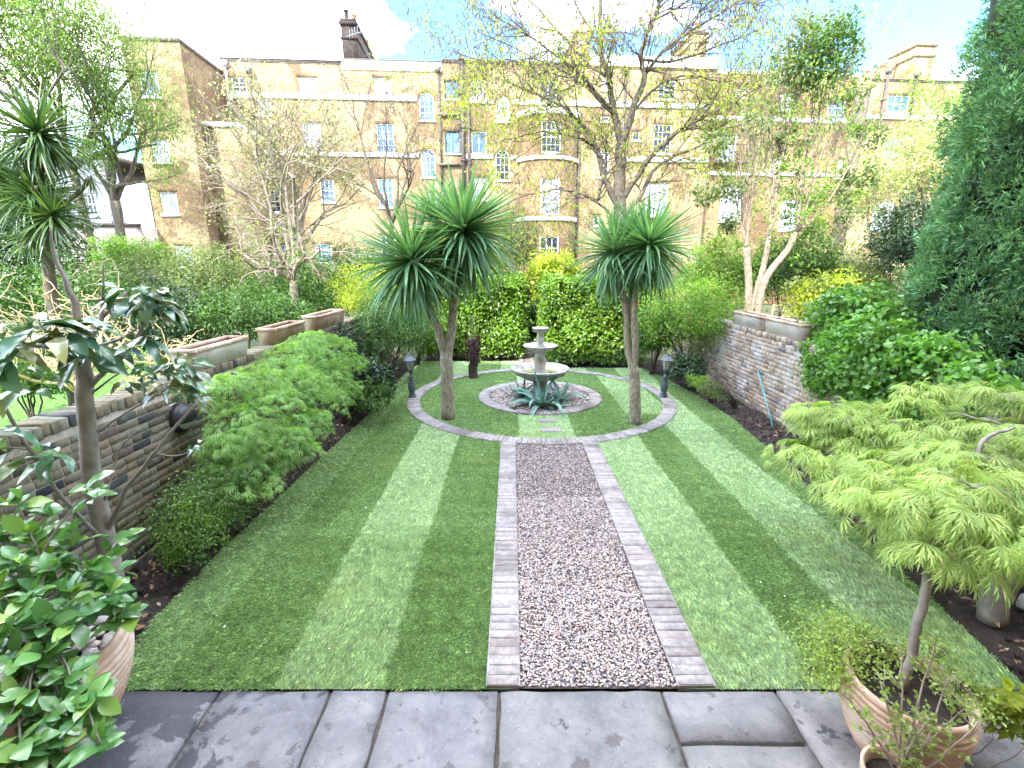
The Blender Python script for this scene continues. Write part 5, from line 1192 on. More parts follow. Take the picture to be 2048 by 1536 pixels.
# ---------- generic shrub
def shrub(label, cat, c, rad, mat, n_clump=60, n_leaf=40, clump_r=.22, size=.07, base=None, name='shrub', seed=0, up=.5, droop=.2, shell=.55, bottom=-.7, stems=6, core=.62, group=None, bark='bark_dark', base_z=0., bases=None, pot_parts=False, top=None, stem_r=.02):
    random.seed(seed); bx, by = base if base else (c[0], c[1]); t = plant(name, label, cat, bx, by, group)
    b_ = B()
    for i in range(stems):
        a = random.random()*2*PI; e = Vector((c[0]+rad[0]*.55*math.cos(a), c[1]+rad[1]*.55*math.sin(a), c[2]+rad[2]*random.uniform(-.1, .7)))
        limb(b_, [(bx+jit(.05), by+jit(.05), base_z), Vector((bx, by, base_z)).lerp(e, .5)+Vector((jit(.1), jit(.1), .1)), e], stem_r, stem_r*.3, 5, .02)
    b_.build('stems', M_[bark], t)
    pos, o = clump_cloud(c, rad, n_clump, n_leaf, clump_r, shell, bottom)
    if pos[:, 2].min() < base_z + .03: k = pos[:, 2] > base_z + .03; pos, o = pos[k], o[k]
    if core:
        n = int(len(pos)*.35); d = unit(rng.normal(size=(n, 3)))*(rng.random((n, 1))**.4); pc = np.array(c) + d*np.array(rad)*core; k = pc[:, 2] > base_z+.05; pos = np.concatenate([pos, pc[k]]); o = np.concatenate([o, unit(d[k])])
    scatter(t, bases or [rhomb(.5), rhomb(.42, .12, .2)], leaf_M(pos, o, size, droop, .35, up), mat, 'leaf', 'crown', parts=pot_parts, rest_kind=None if not pot_parts else 'stuff')
    return t
def hedge(label, x0, x1, y0, y1, h, mat, n, size, seed, bulge=.2):
    random.seed(seed); t = plant('hedge', label, 'hedge', (x0+x1)/2, (y0+y1)/2)
    b_ = B()
    for k in range(int((x1-x0)*5)):
        x = random.uniform(x0+.1, x1-.1); y = random.uniform(y0+.15, y1-.1); limb(b_, [(x, y, 0), (x+jit(.1), y+jit(.1), h*.4), (x+jit(.3), y+jit(.2), h*.85)], .025, .008, 5, .02)
    b_.build('stems', M_['bark_dark'], t)
    X = rng.uniform(x0, x1, n); Zr = rng.random(n); which = rng.random(n)
    lump = lambda a, b__: .5*np.sin(a*3.1+seed)*np.sin(b__*3.7+1.3) + .35*np.sin(a*7.3+b__*5.1) + .2*np.sin(a*13+b__*11)
    z = .1 + (h-.1)*Zr**.9; y = y0 + bulge*lump(X, z) + np.abs(rng.normal(size=n))*.12; o = np.tile([[0, -1., .25]], (n, 1))
    topm = which > .66; y = np.where(topm, rng.uniform(y0, y1, n), y); z = np.where(topm, h + bulge*lump(X, y) - np.abs(rng.normal(size=n))*.1, z); o[topm] = [0, -.2, 1]
    z = np.minimum(z, h + .1 - .25*np.clip(1-(y-y0)/.3, 0, 1)**2)
    sidem = which < .1; sx_ = np.where(rng.random(n) < .5, x0, x1); X = np.where(sidem, sx_+rng.normal(size=n)*.08, X); y = np.where(sidem, rng.uniform(y0, y1, n), y)
    X = X + rng.normal(size=n)*.03
    pos = np.column_stack([X, y, z]); k = (pos[:, 2] > .08 + .15*(rng.random(n))); 
    scatter(t, [oval(.5, .05, .12), oval(.44, .07, .2)], leaf_M(pos[k], o[k], size, .15, .3, .6), mat, 'leaf', 'leaves', parts=False)
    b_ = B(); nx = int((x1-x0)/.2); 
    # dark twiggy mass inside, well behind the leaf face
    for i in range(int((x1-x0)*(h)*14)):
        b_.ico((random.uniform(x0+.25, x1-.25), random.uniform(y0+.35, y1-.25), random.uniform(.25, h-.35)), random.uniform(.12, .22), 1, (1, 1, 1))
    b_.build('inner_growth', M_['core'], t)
    return t
hedge('broad glossy laurel hedge behind the left palm-like tree, left of the gap', -2.6, .32, 13.15, 14.4, 2.25, L['laurel'], 15000, .115, 1)
hedge('tallest glossy laurel hedge behind the right palm-like tree, right of the gap', .84, 3.6, 12.25, 13.8, 2.35, L['laurel'], 17000, .11, 2)
hedge('darker laurel hedge seen through the gap behind the fountain', -.4, 1.9, 15.2, 16.2, 2.3, L['mid'], 9000, .11, 5)
LV = [rhomb(.5), rhomb(.42, .12, .2)]
shrub('bright yellow-green spiky shrub rising above the hedge gap', 'shrub', P(1110, 560, 13.6), (.75, .5, .7), L['yellow'], 60, 50, .25, .17, base=(1.2, 13.7), seed=2, bases=[rhomb(.25, .04, .2)])
shrub('yellow-green shrub with fine leaves over the end of the left wall', 'shrub', P(735, 590, 12.6), (1.1, .9, .75), L['yellow'], 90, 60, .28, .06, seed=3, base=(-3.9, 12.6))
shrub('loose green shrub leaning over the lawn edge behind the left lamp', 'shrub', P(790, 650, 10.8), (.8, 1.5, .8), L['mid'], 130, 55, .25, .065, seed=4, base=(-3.0, 10.8))
shrub('green and yellow leafy shrub between the left lamp and the hedge', 'shrub', P(845, 655, 12.4), (.75, .6, .75), L['fresh'], 90, 50, .22, .06, seed=5, base=(-2.6, 12.5))
shrub('dark glossy shrub in the left bed between the maples and the lamp', 'shrub', P(735, 758, 8.3), (.42, .6, .36), L['dark'], 70, 45, .16, .085, seed=6, base=(-3.0, 8.3), up=.8)
shrub('low dark shrub beside the lawn at the foot of the far left maple', 'shrub', P(745, 790, 7.7), (.3, .45, .2), L['mid'], 40, 40, .12, .06, seed=66, base=(-2.95, 7.7), up=.8)
shrub('dark leafy bush behind the maples against the left wall', 'shrub', P(700, 700, 9.3), (.3, .9, .5), L['dark'], 70, 45, .2, .06, seed=7, base=(-3.3, 9.3))
shrub('fine dark green ferny bush in the left bed beside the near lawn edge', 'shrub', P(430, 1010, 4.05), (.36, .75, .42), L['mid'], 110, 60, .13, .03, seed=8, base=(-3.1, 4.1), up=.8)
shrub('small green shrub below it, spilling toward the path of soil', 'shrub', P(400, 1050, 3.75), (.24, .38, .24), L['fresh'], 50, 50, .1, .026, seed=81, base=(-3.12, 3.72), up=.8)['label'] = 'small fresh green shrub, the nearest clump in the left bed below the feathery maple'
# right bed shrubs
shrub('dense shrub with small red flowers near the far end of the right wall', 'shrub', P(1385, 635, 10.9), (1.15, 1.1, .85), L['fresh'], 170, 60, .28, .06, seed=9, base=(4.2, 10.9))
rf = [x for x in S.objects if x.get('label', '').startswith('dense shrub with small red')][0]
p, o = clump_cloud(P(1385, 635, 10.6), (1.15, .9, .85), 40, 1, .05, .95, -.4); scatter(rf, [rhomb(.9, .1, .1)], leaf_M(p, o, .055, .1, .3, .5), L['red'], 'flower', 'flowers', max_parts=40)
shrub('leafy dark shrub at the right end of the hedge', 'shrub', P(1312, 660, 11.4), (.5, .5, .8), L['mid'], 80, 50, .2, .08, seed=10, base=(3.5, 11.4))
shrub('low glossy shrub beside the right lamp', 'shrub', P(1375, 738, 9.9), (.3, .45, .3), L['dark'], 50, 40, .13, .07, seed=11, base=(4.25, 9.9), up=.8)
shrub('small grey-green shrub at the right wall foot', 'shrub', P(1425, 782, 8.6), (.2, .4, .16), L['olive'], 30, 35, .1, .04, seed=12, base=(4.35, 8.6), up=.8)
shrub('small sprawling plant on the right bed soil, nearer than the grey-green shrub', 'shrub', P(1395, 762, 9.1), (.16, .25, .12), L['fresh'], 20, 30, .08, .05, seed=122, base=(4.1, 9.1), up=.8)
# climber on right wall
t = shrub('rounded-leaf climber covering the top of the right wall below the conifer', 'climber', (4.75, 5.7, 1.28), (.36, 1.55, .6), L['ivy'], 320, 34, .17, .072, seed=14, base=(4.6, 5.6), up=.35, bases=[oval(.8, .04, .15), rhomb(.75, .05, .1)], stems=16, core=.8, pot_parts=True, shell=.75)
shrub('climber shoots rising against the conifer above the right wall', 'climber', (5.15, 7.0, 1.85), (.4, .9, .5), L['ivy'], 110, 30, .2, .07, seed=15, base=(5.1, 7.0), bases=[oval(.8, .04, .15)], stems=12)
shrub('dark low evergreen under the lime maple at the right wall foot', 'shrub', (4.35, 4.3, .45), (.35, .9, .4), L['dark'], 80, 40, .16, .09, seed=16, up=.8, base=(4.4, 4.3))
# ---------- maples with dissected leaves
PB = [palmate(7, .04, .32, 2.5), palmate(7, .036, .5, 2.3), palmate(7, .042, .6, 2.1)]
PS = [palmate(7, .045, .45, 2.4, False), palmate(7, .04, .7, 2.1, False)]
def maple(label, base, trunk, pads, mat, size, seed, bark='bark_smooth', bases=None, density=1.0, max_parts=300, z0=0., rest='crown_leaves', ylim=None):
    random.seed(seed); t = plant('maple', label, 'maple', base[0], base[1]); b_ = B()
    for pts, r0, r1 in trunk: limb(b_, pts, r0, r1, 10, .004)
    b_.build('trunk', M_[bark], t, smooth=True)
    tw_ = B(); pos, dirs = [], []; fork = Vector(trunk[0][0][-1])
    for (c, r) in pads:
        c = Vector(c); n = int(230*density*r[0]*r[1]/.16)
        limb(tw_, [fork, fork.lerp(c, .5) + Vector((0, 0, -.1)), c - Vector((0, 0, r[2]*.5))], .012, .004, 5, .01)
        for k in range(9):
            a = random.random()*2*PI; e = c + Vector((r[0]*.8*math.cos(a), r[1]*.8*math.sin(a), -r[2]*.2)); tw_.tube([tuple(c - Vector((0, 0, r[2]*.3))), tuple(c.lerp(e, .5)), tuple(e)], [.005, .003, .002], 3)
        rr_ = random.uniform(.75, 1.15); r = (r[0]*rr_, r[1]*rr_, r[2]*random.uniform(.8, 1.7)); c = c + Vector((jit(.05), jit(.05), jit(.07)))
        a = rng.uniform(0, 2*PI, n); rr = np.sqrt(rng.random(n)); dome = np.sqrt(np.maximum(0, 1-rr**2))
        p = np.column_stack([c.x + r[0]*rr*np.cos(a), c.y + r[1]*rr*np.sin(a), c.z + r[2]*(dome - .45) - rng.random(n)**1.5*r[2]*.9])
        d = np.column_stack([np.cos(a)*(.3+rr), np.sin(a)*(.3+rr), -.15-.55*rr]) + rng.normal(size=(n, 3))*.25
        pos.append(p); dirs.append(d)
    tw_.build('twigs', M_[bark], t)
    pos = np.concatenate(pos); dirs = np.concatenate(dirs); n = len(pos)
    scatter(t, bases or PB, frames(pos, unit(dirs), np.array([0, 0, 1.]) + rng.normal(size=(n, 3))*.3, size*rng.uniform(.7, 1.3, n)), mat, 'leaf', rest, max_parts=max_parts)
    return t
def pads_px(lst, Yr=None):
    o = []
    for x, y, Y, r, *z in lst: c = P(x, y, Y); o.append((c, (r, r*1.1, z[0] if z else r*.45)))
    return o
# potted lime maple: stem from the big pot
st_ = [Vector((2.16, 2.08, .40)), P(1838, 1240, 2.12), P(1856, 1150, 2.15), P(1868, 1085, 2.18), P(1885, 1010, 2.25)]
maple('lime-green dissected maple with a slender grey stem growing in the ribbed pot', (2.16, 2.08), [(st_, .026, .018)],
    pads_px([(1870, 1010, 2.3, .3), (1960, 1045, 2.2, .27), (2040, 1010, 2.3, .3), (1800, 975, 2.45, .26), (1945, 960, 2.4, .3), (2030, 1085, 2.15, .22), (1900, 1075, 2.2, .2, .06)]), L['acer_lime'], .145, 41, density=.46)
tb = Vector((3.73, 3.05, 0)); fk = P(1965, 1010, 3.2)
maple('large lime-green dissected maple with a thick grey trunk in the right bed', (tb.x, tb.y),
    [([tb, P(1990, 1150, 3.08), P(1995, 1060, 3.12), fk], .095, .06), ([fk, P(1960, 900, 3.3), P(1985, 870, 3.35), P(2030, 855, 3.4)], .024, .01), ([fk, P(1880, 950, 3.5), P(1760, 930, 3.8)], .025, .012), ([tb+Vector((.05, 0, .1)), P(2040, 1160, 3.1), P(2075, 1090, 3.1)], .03, .025)],
    pads_px([(1630, 830, 4.3, .28), (1700, 820, 4.4, .3), (1610, 900, 4.0, .26), (1690, 885, 4.0, .34), (1780, 860, 4.2, .33), (1760, 930, 3.6, .3), (1850, 780, 4.2, .26, .2), (1840, 850, 3.9, .27), (1860, 920, 3.4, .3), (1990, 780, 4.0, .27), (1960, 830, 3.8, .28), (2040, 860, 3.5, .3), (1950, 900, 3.3, .28), (2040, 940, 3.2, .3), (1700, 960, 3.5, .26), (1780, 1000, 3.15, .26), (1830, 1030, 2.95, .22), (1690, 830, 4.1, .3)]),
    L['acer_lime'], .155, 42, density=.52)
# left feathery maples
fkl = Vector((-3.1, 4.9, .75))
maple('feathery green weeping maple spreading over the left bed and lawn edge, the nearer of two', (-3.15, 4.95), [([(-3.15, 4.95, 0), (-3.2, 4.9, .4), fkl], .05, .035)],
    pads_px([(455, 762, 4.7, .3), (500, 745, 5.2, .36), (480, 830, 4.5, .34), (540, 800, 5.0, .38), (600, 760, 5.7, .4), (455, 890, 4.3, .26), (500, 880, 4.5, .36), (570, 870, 4.8, .34), (480, 920, 4.4, .3), (520, 960, 4.35, .2), (600, 900, 4.9, .2), (460, 990, 4.0, .16), (600, 820, 5.3, .34), (560, 920, 4.7, .22), (440, 945, 4.2, .2), (445, 795, 4.7, .2)]),
    L['acer_green'], .085, 43, 'bark_dark', PS, density=1.3)
maple('feathery green weeping maple behind, farther along the left wall', (-3.15, 6.6), [([(-3.15, 6.6, 0), (-3.1, 6.6, .5), (-3.1, 6.6, .8)], .05, .035)],
    pads_px([(590, 700, 6.3, .4), (650, 690, 6.9, .42), (560, 730, 5.9, .35), (640, 740, 6.4, .4), (690, 720, 7.3, .36), (660, 790, 6.0, .3), (620, 780, 5.9, .34), (680, 760, 6.7, .3), (620, 680, 6.8, .36), (630, 850, 5.5, .22)]),
    L['acer_green'], .08, 44, 'bark_dark', PS, density=1.45)
# ---------- camellia in left pot (glossy leaves)
cam_b = [oval(.52, .05, .1), oval(.46, .07, .2), oval(.58, .04, .15)]
random.seed(51); t = plant('camellia', 'glossy-leaved evergreen shrub growing in the ribbed pot at lower left', 'shrub', -2.75, 2.2); b_ = B(); pos, dirs, nrs, szs = [], [], [], []
anchors = []
for x, y, Y in [(30, 1000, 2.6), (100, 1020, 2.6), (190, 960, 2.6), (60, 1060, 2.45), (150, 1060, 2.5), (230, 1080, 2.5), (30, 1120, 2.3), (100, 1130, 2.3), (180, 1130, 2.3), (240, 1150, 2.35), (60, 1190, 2.1), (150, 1190, 2.1), (225, 1190, 2.2),
    (20, 1250, 1.95), (90, 1250, 1.95), (160, 1240, 2.0), (30, 1320, 1.85), (100, 1310, 1.85), (60, 1380, 1.75), (140, 1350, 1.8), (20, 1430, 1.65), (100, 1440, 1.65), (170, 1430, 1.7), (210, 1500, 1.6), (120, 1500, 1.58), (40, 1500, 1.55), (0, 1180, 2.2), (0, 1050, 2.5), (130, 1420, 1.72), (190, 1390, 1.78), (-40, 1300, 1.9), (-40, 1450, 1.7), (250, 1230, 2.2), (-60, 1120, 2.3)]:
    anchors.append(P(x, y, Y))
for i, e in enumerate(anchors):
    s0 = Vector((-2.76 + jit(.06), 2.2 + jit(.06), .5)); pts, rd = limb(b_, [s0, s0.lerp(e, .45) + Vector((jit(.08), jit(.08), .12)), e], .014, .004, 6, .004)
    dr = (e - s0).normalized()
    for k in range(21):
        s = 1 - (.5*random.random()**1.3 if k > 3 else .02); base_p = s0.lerp(e, s) + Vector((jit(.03), jit(.03), jit(.03)))
        q = Vector((random.gauss(0, 1), random.gauss(0, 1), random.gauss(0, 1)*.6)); d = (dr*.5 + q.normalized()*.9).normalized()
        pos.append([*base_p]); dirs.append([*d]); nrs.append([random.gauss(0, .35), random.gauss(0, .35)-.3, 1]); szs.append(random.uniform(.085, .15))
b_.build('stems', M_['bark_smooth'], t, smooth=True)
scatter(t, cam_b, frames(np.array(pos), np.array(dirs), np.array(nrs), np.array(szs)), L['camellia'], smooth=True)
# ---------- big-leaved magnolia-like tree at left front
random.seed(52); mt = plant('magnolia', 'young tree with large drooping glossy leaves and bare lower branches, before the left wall', 'tree', -2.95, 2.95); b_ = B()
YM = 2.9
limb(b_, [(-2.95, 2.95, 0), P(232, 1190, YM), P(214, 1090, YM), P(196, 1010, YM), P(178, 900, YM), P(168, 760, YM), P(163, 690, YM)], .075, .042, 12, .003)
limb(b_, [P(163, 700, YM), P(158, 640, YM), P(140, 580, YM), P(110, 520, YM), P(100, 450, YM)], .035, .004, 8, .003)
limb(b_, [P(168, 700, YM), P(195, 650, 2.95), P(205, 610, 3.0), P(208, 520, 3.0)], .026, .003, 8, .002); limb(b_, [P(203, 635, 3.0), P(232, 610, 3.0), P(252, 585, 3.05)], .015, .009, 6)
limb(b_, [P(178, 770, YM), P(215, 738, 2.9), P(255, 705, 2.95), P(275, 675, 3.0), P(300, 620, 3.05)], .02, .009, 7, .002); limb(b_, [P(165, 700, YM), P(240, 678, 2.8), P(275, 655, 2.8)], .012, .006, 6)
limb(b_, [P(180, 790, YM), P(225, 755, 2.95), P(258, 735, 3.0)], .009, .005, 5); limb(b_, [P(160, 710, YM), P(110, 695, 2.7), P(60, 690, 2.6), P(10, 680, 2.5)], .018, .01, 6, .002)
limb(b_, [P(205, 1075, YM), P(255, 980, 2.85), P(320, 890, 2.85), P(398, 798, 2.9)], .022, .008, 8, .004); limb(b_, [P(210, 1000, YM), P(240, 900, 3.0), P(278, 860, 3.05)], .01, .006, 6, .002)
limb(b_, [P(183, 868, YM), P(215, 850, 2.95), P(260, 820, 3.0), P(310, 795, 3.05)], .012, .005, 6, .002); limb(b_, [P(300, 905, 2.85), P(350, 912, 2.9), P(390, 900, 2.95)], .006, .004, 5)
limb(b_, [P(205, 1080, YM), P(130, 1000, 2.6), P(60, 900, 2.5), P(0, 800, 2.4)], .014, .008, 7, .002); limb(b_, [P(60, 900, 2.5), P(20, 895, 2.45), P(-10, 900, 2.4)], .006, .004, 5)
b_.build('trunk', M_['bark_smooth'], mt, smooth=True)
pos, dirs, nrs, szs = [], [], [], []
for (x, y, Y, n, s, r) in [(120, 665, 2.55, 16, .2, .09), (55, 670, 2.45, 16, .22, .1), (5, 690, 2.4, 12, .22, .12), (180, 700, 2.75, 9, .2, .08), (270, 590, 3.0, 20, .17, .1), (300, 600, 3.05, 18, .16, .1), (330, 625, 3.1, 10, .16, .08), (235, 700, 2.9, 7, .17, .06), (290, 680, 2.9, 6, .17, .05),
    (295, 740, 3.0, 10, .13, .07), (360, 735, 3.0, 20, .13, .1), (345, 760, 3.0, 18, .14, .11), (375, 790, 3.05, 10, .12, .08), (255, 765, 2.95, 5, .11, .03), (395, 890, 2.95, 7, .09, .03), (60, 915, 2.45, 7, .16, .1), (15, 860, 2.4, 6, .14, .08), (110, 905, 2.5, 5, .17, .06), (40, 760, 2.5, 14, .14, .16)]:
    c = P(x, y, Y)
    for k in range(int(n*1.4)):
        a = random.random()*2*PI; d = Vector((math.cos(a), math.sin(a), random.uniform(-1.0, .3))).normalized()
        pos.append([c.x + d.x*r*random.random() + jit(r*.4), c.y + d.y*r*random.random() + jit(r*.4), c.z + jit(r*.7)]); dirs.append([*d]); nrs.append([random.gauss(0, .3), random.gauss(0, .3)-.2, 1]); szs.append(s*random.uniform(.7, 1.15))
scatter(mt, [oval(.38, .04, .3), oval(.46, .05, .18), oval(.38, .05, .35)], frames(np.array(pos), np.array(dirs), np.array(nrs), np.array(szs)), L['magnolia'], smooth=True)
# ---------- creeper in right pot, twiggy shrub in the small pot, corner plant
t = plant('creeping_plant', 'tiny-leaved creeper trailing over the back of the ribbed pot at right', 'creeper', 2.17, 2.2, seed=61); b_ = B(); pos = []
for (x, y, z, r, n) in [(1.93, 2.3, .5, .19, 1500), (2.12, 2.38, .5, .16, 900), (1.84, 2.17, .45, .13, 900), (2.42, 2.2, .53, .13, 450), (2.38, 2.0, .5, .12, 450), (1.76, 2.22, .36, .1, 250), (2.15, 2.25, .52, .15, 350), (2.45, 1.95, .46, .08, 200)]:
    p = np.array([x, y, z]) + rng.normal(size=(n, 3))*np.array([r, r, r*.45])*.62; pos.append(p)
    for k in range(14):
        e = Vector((x+random.gauss(0, r*.45), y+random.gauss(0, r*.45), z+random.gauss(0, r*.22))); b_.tube([(x, y, .42), tuple(Vector((x, y, z)).lerp(e, .5)+Vector((0, 0, .03))), tuple(e)], [.0025, .002, .0015], 3)
pos = np.concatenate(pos); b_.build('stems', M_['bark'], t); n = len(pos)
scatter(t, [rhomb(.8, .05, .1)], frames(pos, rng.normal(size=(n, 3)), np.array([0, -.2, 1.]) + rng.normal(size=(n, 3))*.5, rng.uniform(.011, .022, n)), L['creep'], parts=False)
random.seed(62); t = plant('twiggy_shrub', 'sparse twiggy shrub with pale stems and tiny yellow-green leaves in the small pot', 'shrub', 1.83, 1.66); b_ = B(); tips = []
s0 = Vector((1.84, 1.66, .27)); mains = [(1835, 1400, 1.72), (1700, 1400, 1.75), (1900, 1350, 1.8), (1960, 1440, 1.7), (1805, 1310, 1.85), (1760, 1360, 1.8), (1870, 1290, 1.85), (1940, 1400, 1.78), (1860, 1440, 1.62)]
for x, y, Y in mains:
    e = P(x, y, Y); pts, _ = limb(b_, [s0, s0.lerp(e, .4) + Vector((jit(.03), jit(.03), .02)), e], .009, .0025, 6, .003)
    for k in range(12):
        q = pts[random.randrange(3, len(pts))]; d = Vector((random.gauss(0, 1), random.gauss(0, 1), random.gauss(.3, .7))).normalized()*random.uniform(.04, .12); b_.tube([tuple(q), tuple(q + d*.5 + Vector((0, 0, .01))), tuple(q+d)], [.0025, .002, .0012], 4)
        for s in (.3, .55, .8, 1): tips += [q + d*s]*2
b_.build('stems', M_['bark_pale'], t); tp = np.array([[*x] for x in tips]); n = len(tp)
scatter(t, [oval(.6, .05, .1)], frames(tp + rng.normal(size=(n, 3))*.004, rng.normal(size=(n, 3)) + np.array([0, 0, .4]), rng.normal(size=(n, 3))*.5 + np.array([0, -.3, 1]), rng.uniform(.015, .03, n)), L['creep'])
shrub('yellow-green leafy plant at the lower right corner of the patio', 'plant', P(2045, 1440, 1.95), (.1, .14, .16), L['yellow'], 22, 14, .07, .075, seed=63, base=(2.36, 1.95), up=.4, bases=[palmate(3, .16, .3, 1.2, False)], stems=5, core=0, stem_r=.004, bark='bark_smooth')
# ================================================================ BACKGROUND TREES
def tip_leaves(t, tips, mat, n_per, size, spread, bases=None, droop=.3, name='foliage', up=.4, mask=None):
    tp = np.array([[*p] for p, d in tips]); td = np.array([[*d] for p, d in tips])
    if mask is not None: k = mask(tp); tp, td = tp[k], td[k]
    if not len(tp): return
    pos = np.repeat(tp, n_per, 0) + rng.normal(size=(len(tp)*n_per, 3))*spread; o = np.repeat(td, n_per, 0)
    scatter(t, bases or LV, leaf_M(pos, unit(o + rng.normal(size=o.shape)*.6), size, droop, .35, up), mat, 'leaf', name, parts=False, rest_kind=None)
# ---- tall thin-leaved tree in the centre right
random.seed(71); YR_ = 17.; t = plant('robinia', 'tall open tree with wide arching limbs, fresh yellow-green leaf tufts and brown pods, centre right', 'tree', P(1240, 560, YR_).x, YR_); b_ = B(); tips = []
base = Vector((P(1240, 560, YR_).x, YR_, 0))
lims = [([base, P(1241, 430, YR_), P(1238, 340, YR_), P(1243, 287, YR_)], .26, .17, 0),
 ([P(1243, 290, YR_), P(1228, 230, 17.1), P(1216, 150, 17.2), P(1200, 92, 17.2), P(1203, 0, 17.3), P(1210, -90, 17.4)], .14, .04, 1),
 ([P(1243, 290, YR_), P(1266, 222, 16.9), P(1288, 150, 16.8), P(1282, 100, 16.8), P(1310, 30, 16.7), P(1330, -80, 16.6)], .13, .04, 1),
 ([P(1243, 400, YR_), P(1290, 330, 16.6), P(1345, 272, 16.2), P(1400, 238, 16), P(1470, 200, 15.8), P(1560, 150, 15.6)], .11, .025, 1),
 ([P(1245, 430, YR_), P(1275, 400, 16.8), P(1320, 330, 17.6), P(1400, 290, 18), P(1450, 240, 18.3)], .1, .03, 1),
 ([P(1238, 420, YR_), P(1208, 350, 17.3), P(1190, 290, 17.6), P(1150, 235, 17.8), P(1090, 195, 18), P(1010, 160, 18.2)], .12, .03, 1),
 ([P(1205, 360, 17.2), P(1196, 400, 17.2), P(1210, 330, 17.4), P(1213, 270, 17.6)], .06, .03, 1),
 ([P(1226, 220, 17.1), P(1190, 185, 16.8), P(1150, 140, 16.5), P(1080, 90, 16.2), P(990, 30, 16)], .08, .02, 1),
 ([P(1200, 92, 17.2), P(1170, 40, 17.5), P(1140, -20, 17.8)], .05, .02, 1), ([P(1218, 160, 17.2), P(1130, 80, 17.8), P(1060, 0, 18.2), P(1000, -60, 18.5)], .05, .02, 1),
 ([P(1288, 150, 16.8), P(1340, 90, 16.4), P(1420, 40, 16.1), P(1500, -10, 15.9)], .07, .02, 1), ([P(1285, 120, 16.8), P(1360, 120, 17.4), P(1440, 90, 17.8), P(1520, 60, 18.1)], .05, .02, 1),
 ([P(1310, 40, 16.7), P(1380, 0, 16.5), P(1440, -60, 16.3)], .04, .02, 1), ([P(1266, 222, 16.9), P(1320, 170, 17.5), P(1380, 150, 18), P(1450, 165, 18.4)], .05, .02, 1),
 ([P(1232, 440, YR_), P(1180, 395, 16.4), P(1110, 380, 16), P(1040, 395, 15.7), P(985, 420, 15.5)], .05, .012, 1), ([P(1190, 290, 17.6), P(1120, 265, 17), P(1050, 270, 16.7), P(980, 290, 16.4)], .05, .012, 1),
 ([P(1400, 238, 16), P(1440, 260, 15.7), P(1500, 240, 15.4)], .03, .012, 1), ([P(1150, 235, 17.8), P(1060, 130, 17.9), P(960, 120, 18), P(900, 100, 18)], .04, .015, 1), ([P(1228, 230, 17.1), P(1170, 170, 16), P(1100, 130, 15.5), P(950, 60, 15)], .04, .015, 1)]
for pts, r0, r1, sub in lims:
    o_, rd = limb(b_, pts, r0, r1, 9 if r0 > .1 else 6, .02)
    if sub:
        m = len(o_); cfg = dict(wob=.22, up=.02, kids=[2, 3], ang=(.35, 1.0), shrink=(.55, .85), taper=.5, c=P(1240, 150, 17), rmin=.006)
        for k in range(int(8 + m*.6)):
            i = random.randrange(int(m*.25), m); dd = (o_[min(i+1, m-1)] - o_[i-1]).normalized(); ax = dd.cross(Vector((random.gauss(0, 1), random.gauss(0, 1), random.gauss(0, 1)))).normalized()
            grow(b_, o_[i], Matrix.Rotation(random.uniform(.5, 1.2), 3, ax) @ dd, random.uniform(.8, 1.7), min(rd[i]*.6, .03), 2, tips, cfg)
        tips.append((o_[-1], (o_[-1]-o_[-2]).normalized()))
b_.build('trunk', M_['bark'], t, smooth=True)
lowz = P(1240, 120, 17).z
tp2 = random.sample(tips, int(len(tips)*.62))
tip_leaves(t, tp2, L['robinia'], 14, .13, .2, [rhomb(.34, .03, .2)], mask=lambda p: (p[:, 2] < lowz) | (rng.random(len(p)) < .42), droop=.5)
tip_leaves(t, random.sample(tips, int(len(tips)*.75)), L['pod'], 15, .16, .24, [rhomb(.16, .0, .1)], droop=2.2, name='seed_pods', mask=lambda p: rng.random(len(p)) < np.where(p[:, 2] > lowz, 1, .45))
# ---- multi-stemmed pollarded tree on the right
random.seed(72); YP = 11.2; t = plant('multi_stem_tree', 'tall tree with several pale upright stems and evergreen top, behind the right wall planters', 'tree', P(1515, 620, YP).x, YP); b_ = B(); tips = []
bx = P(1505, 620, YP).x
s1 = [Vector((bx-.1, YP, 0)), P(1497, 600, YP), P(1496, 540, YP), P(1493, 495, YP)]; limb(b_, s1, .085, .08, 9, .004)
s2 = [Vector((bx+.15, YP, 0)), P(1518, 600, YP), P(1540, 545, YP), P(1575, 500, YP), P(1592, 465, YP)]; limb(b_, s2, .09, .07, 9, .004)
s3 = [Vector((bx+.02, YP+.2, 0)), P(1510, 600, YP+.2), P(1530, 520, YP+.2), P(1545, 430, YP+.2)]; limb(b_, s3, .08, .06, 9, .004)
for (hx, hy, yy), tl in (((1493, 495, YP), [(1470, 400), (1482, 330), (1498, 340), (1508, 300), (1520, 280)]), ((1592, 465, YP), [(1600, 330), (1625, 200), (1640, 150), (1665, 210), (1680, 260), (1650, 120), (1700, 330)]), ((1545, 430, YP+.2), [(1550, 280), (1570, 200), (1600, 120), (1590, 60), (1620, 20), (1560, 150), (1530, 250)])):
    for (x, y) in tl:
        e = P(x, y, yy + random.uniform(-.5, .8)); s_ = P(hx, hy, yy); mid = s_.lerp(e, .35) + Vector(((e.x-s_.x)*.15, jit(.1), 0))
        o_, rd = limb(b_, [s_, mid, e], .035, .012, 6, .012)
        for k in range(6):
            i = random.randrange(4, len(o_)); grow(b_, o_[i], Vector((jit(.35), jit(.35), 1)), random.uniform(.5, 1.3), .011, 1, tips, dict(wob=.12, up=.15, kids=[3], ang=(.15, .5), c=e, taper=.5))
        tips.append((e, Vector((0, 0, 1))))
b_.build('trunk', M_['bark_pale'], t, smooth=True)
pos, o = [], []
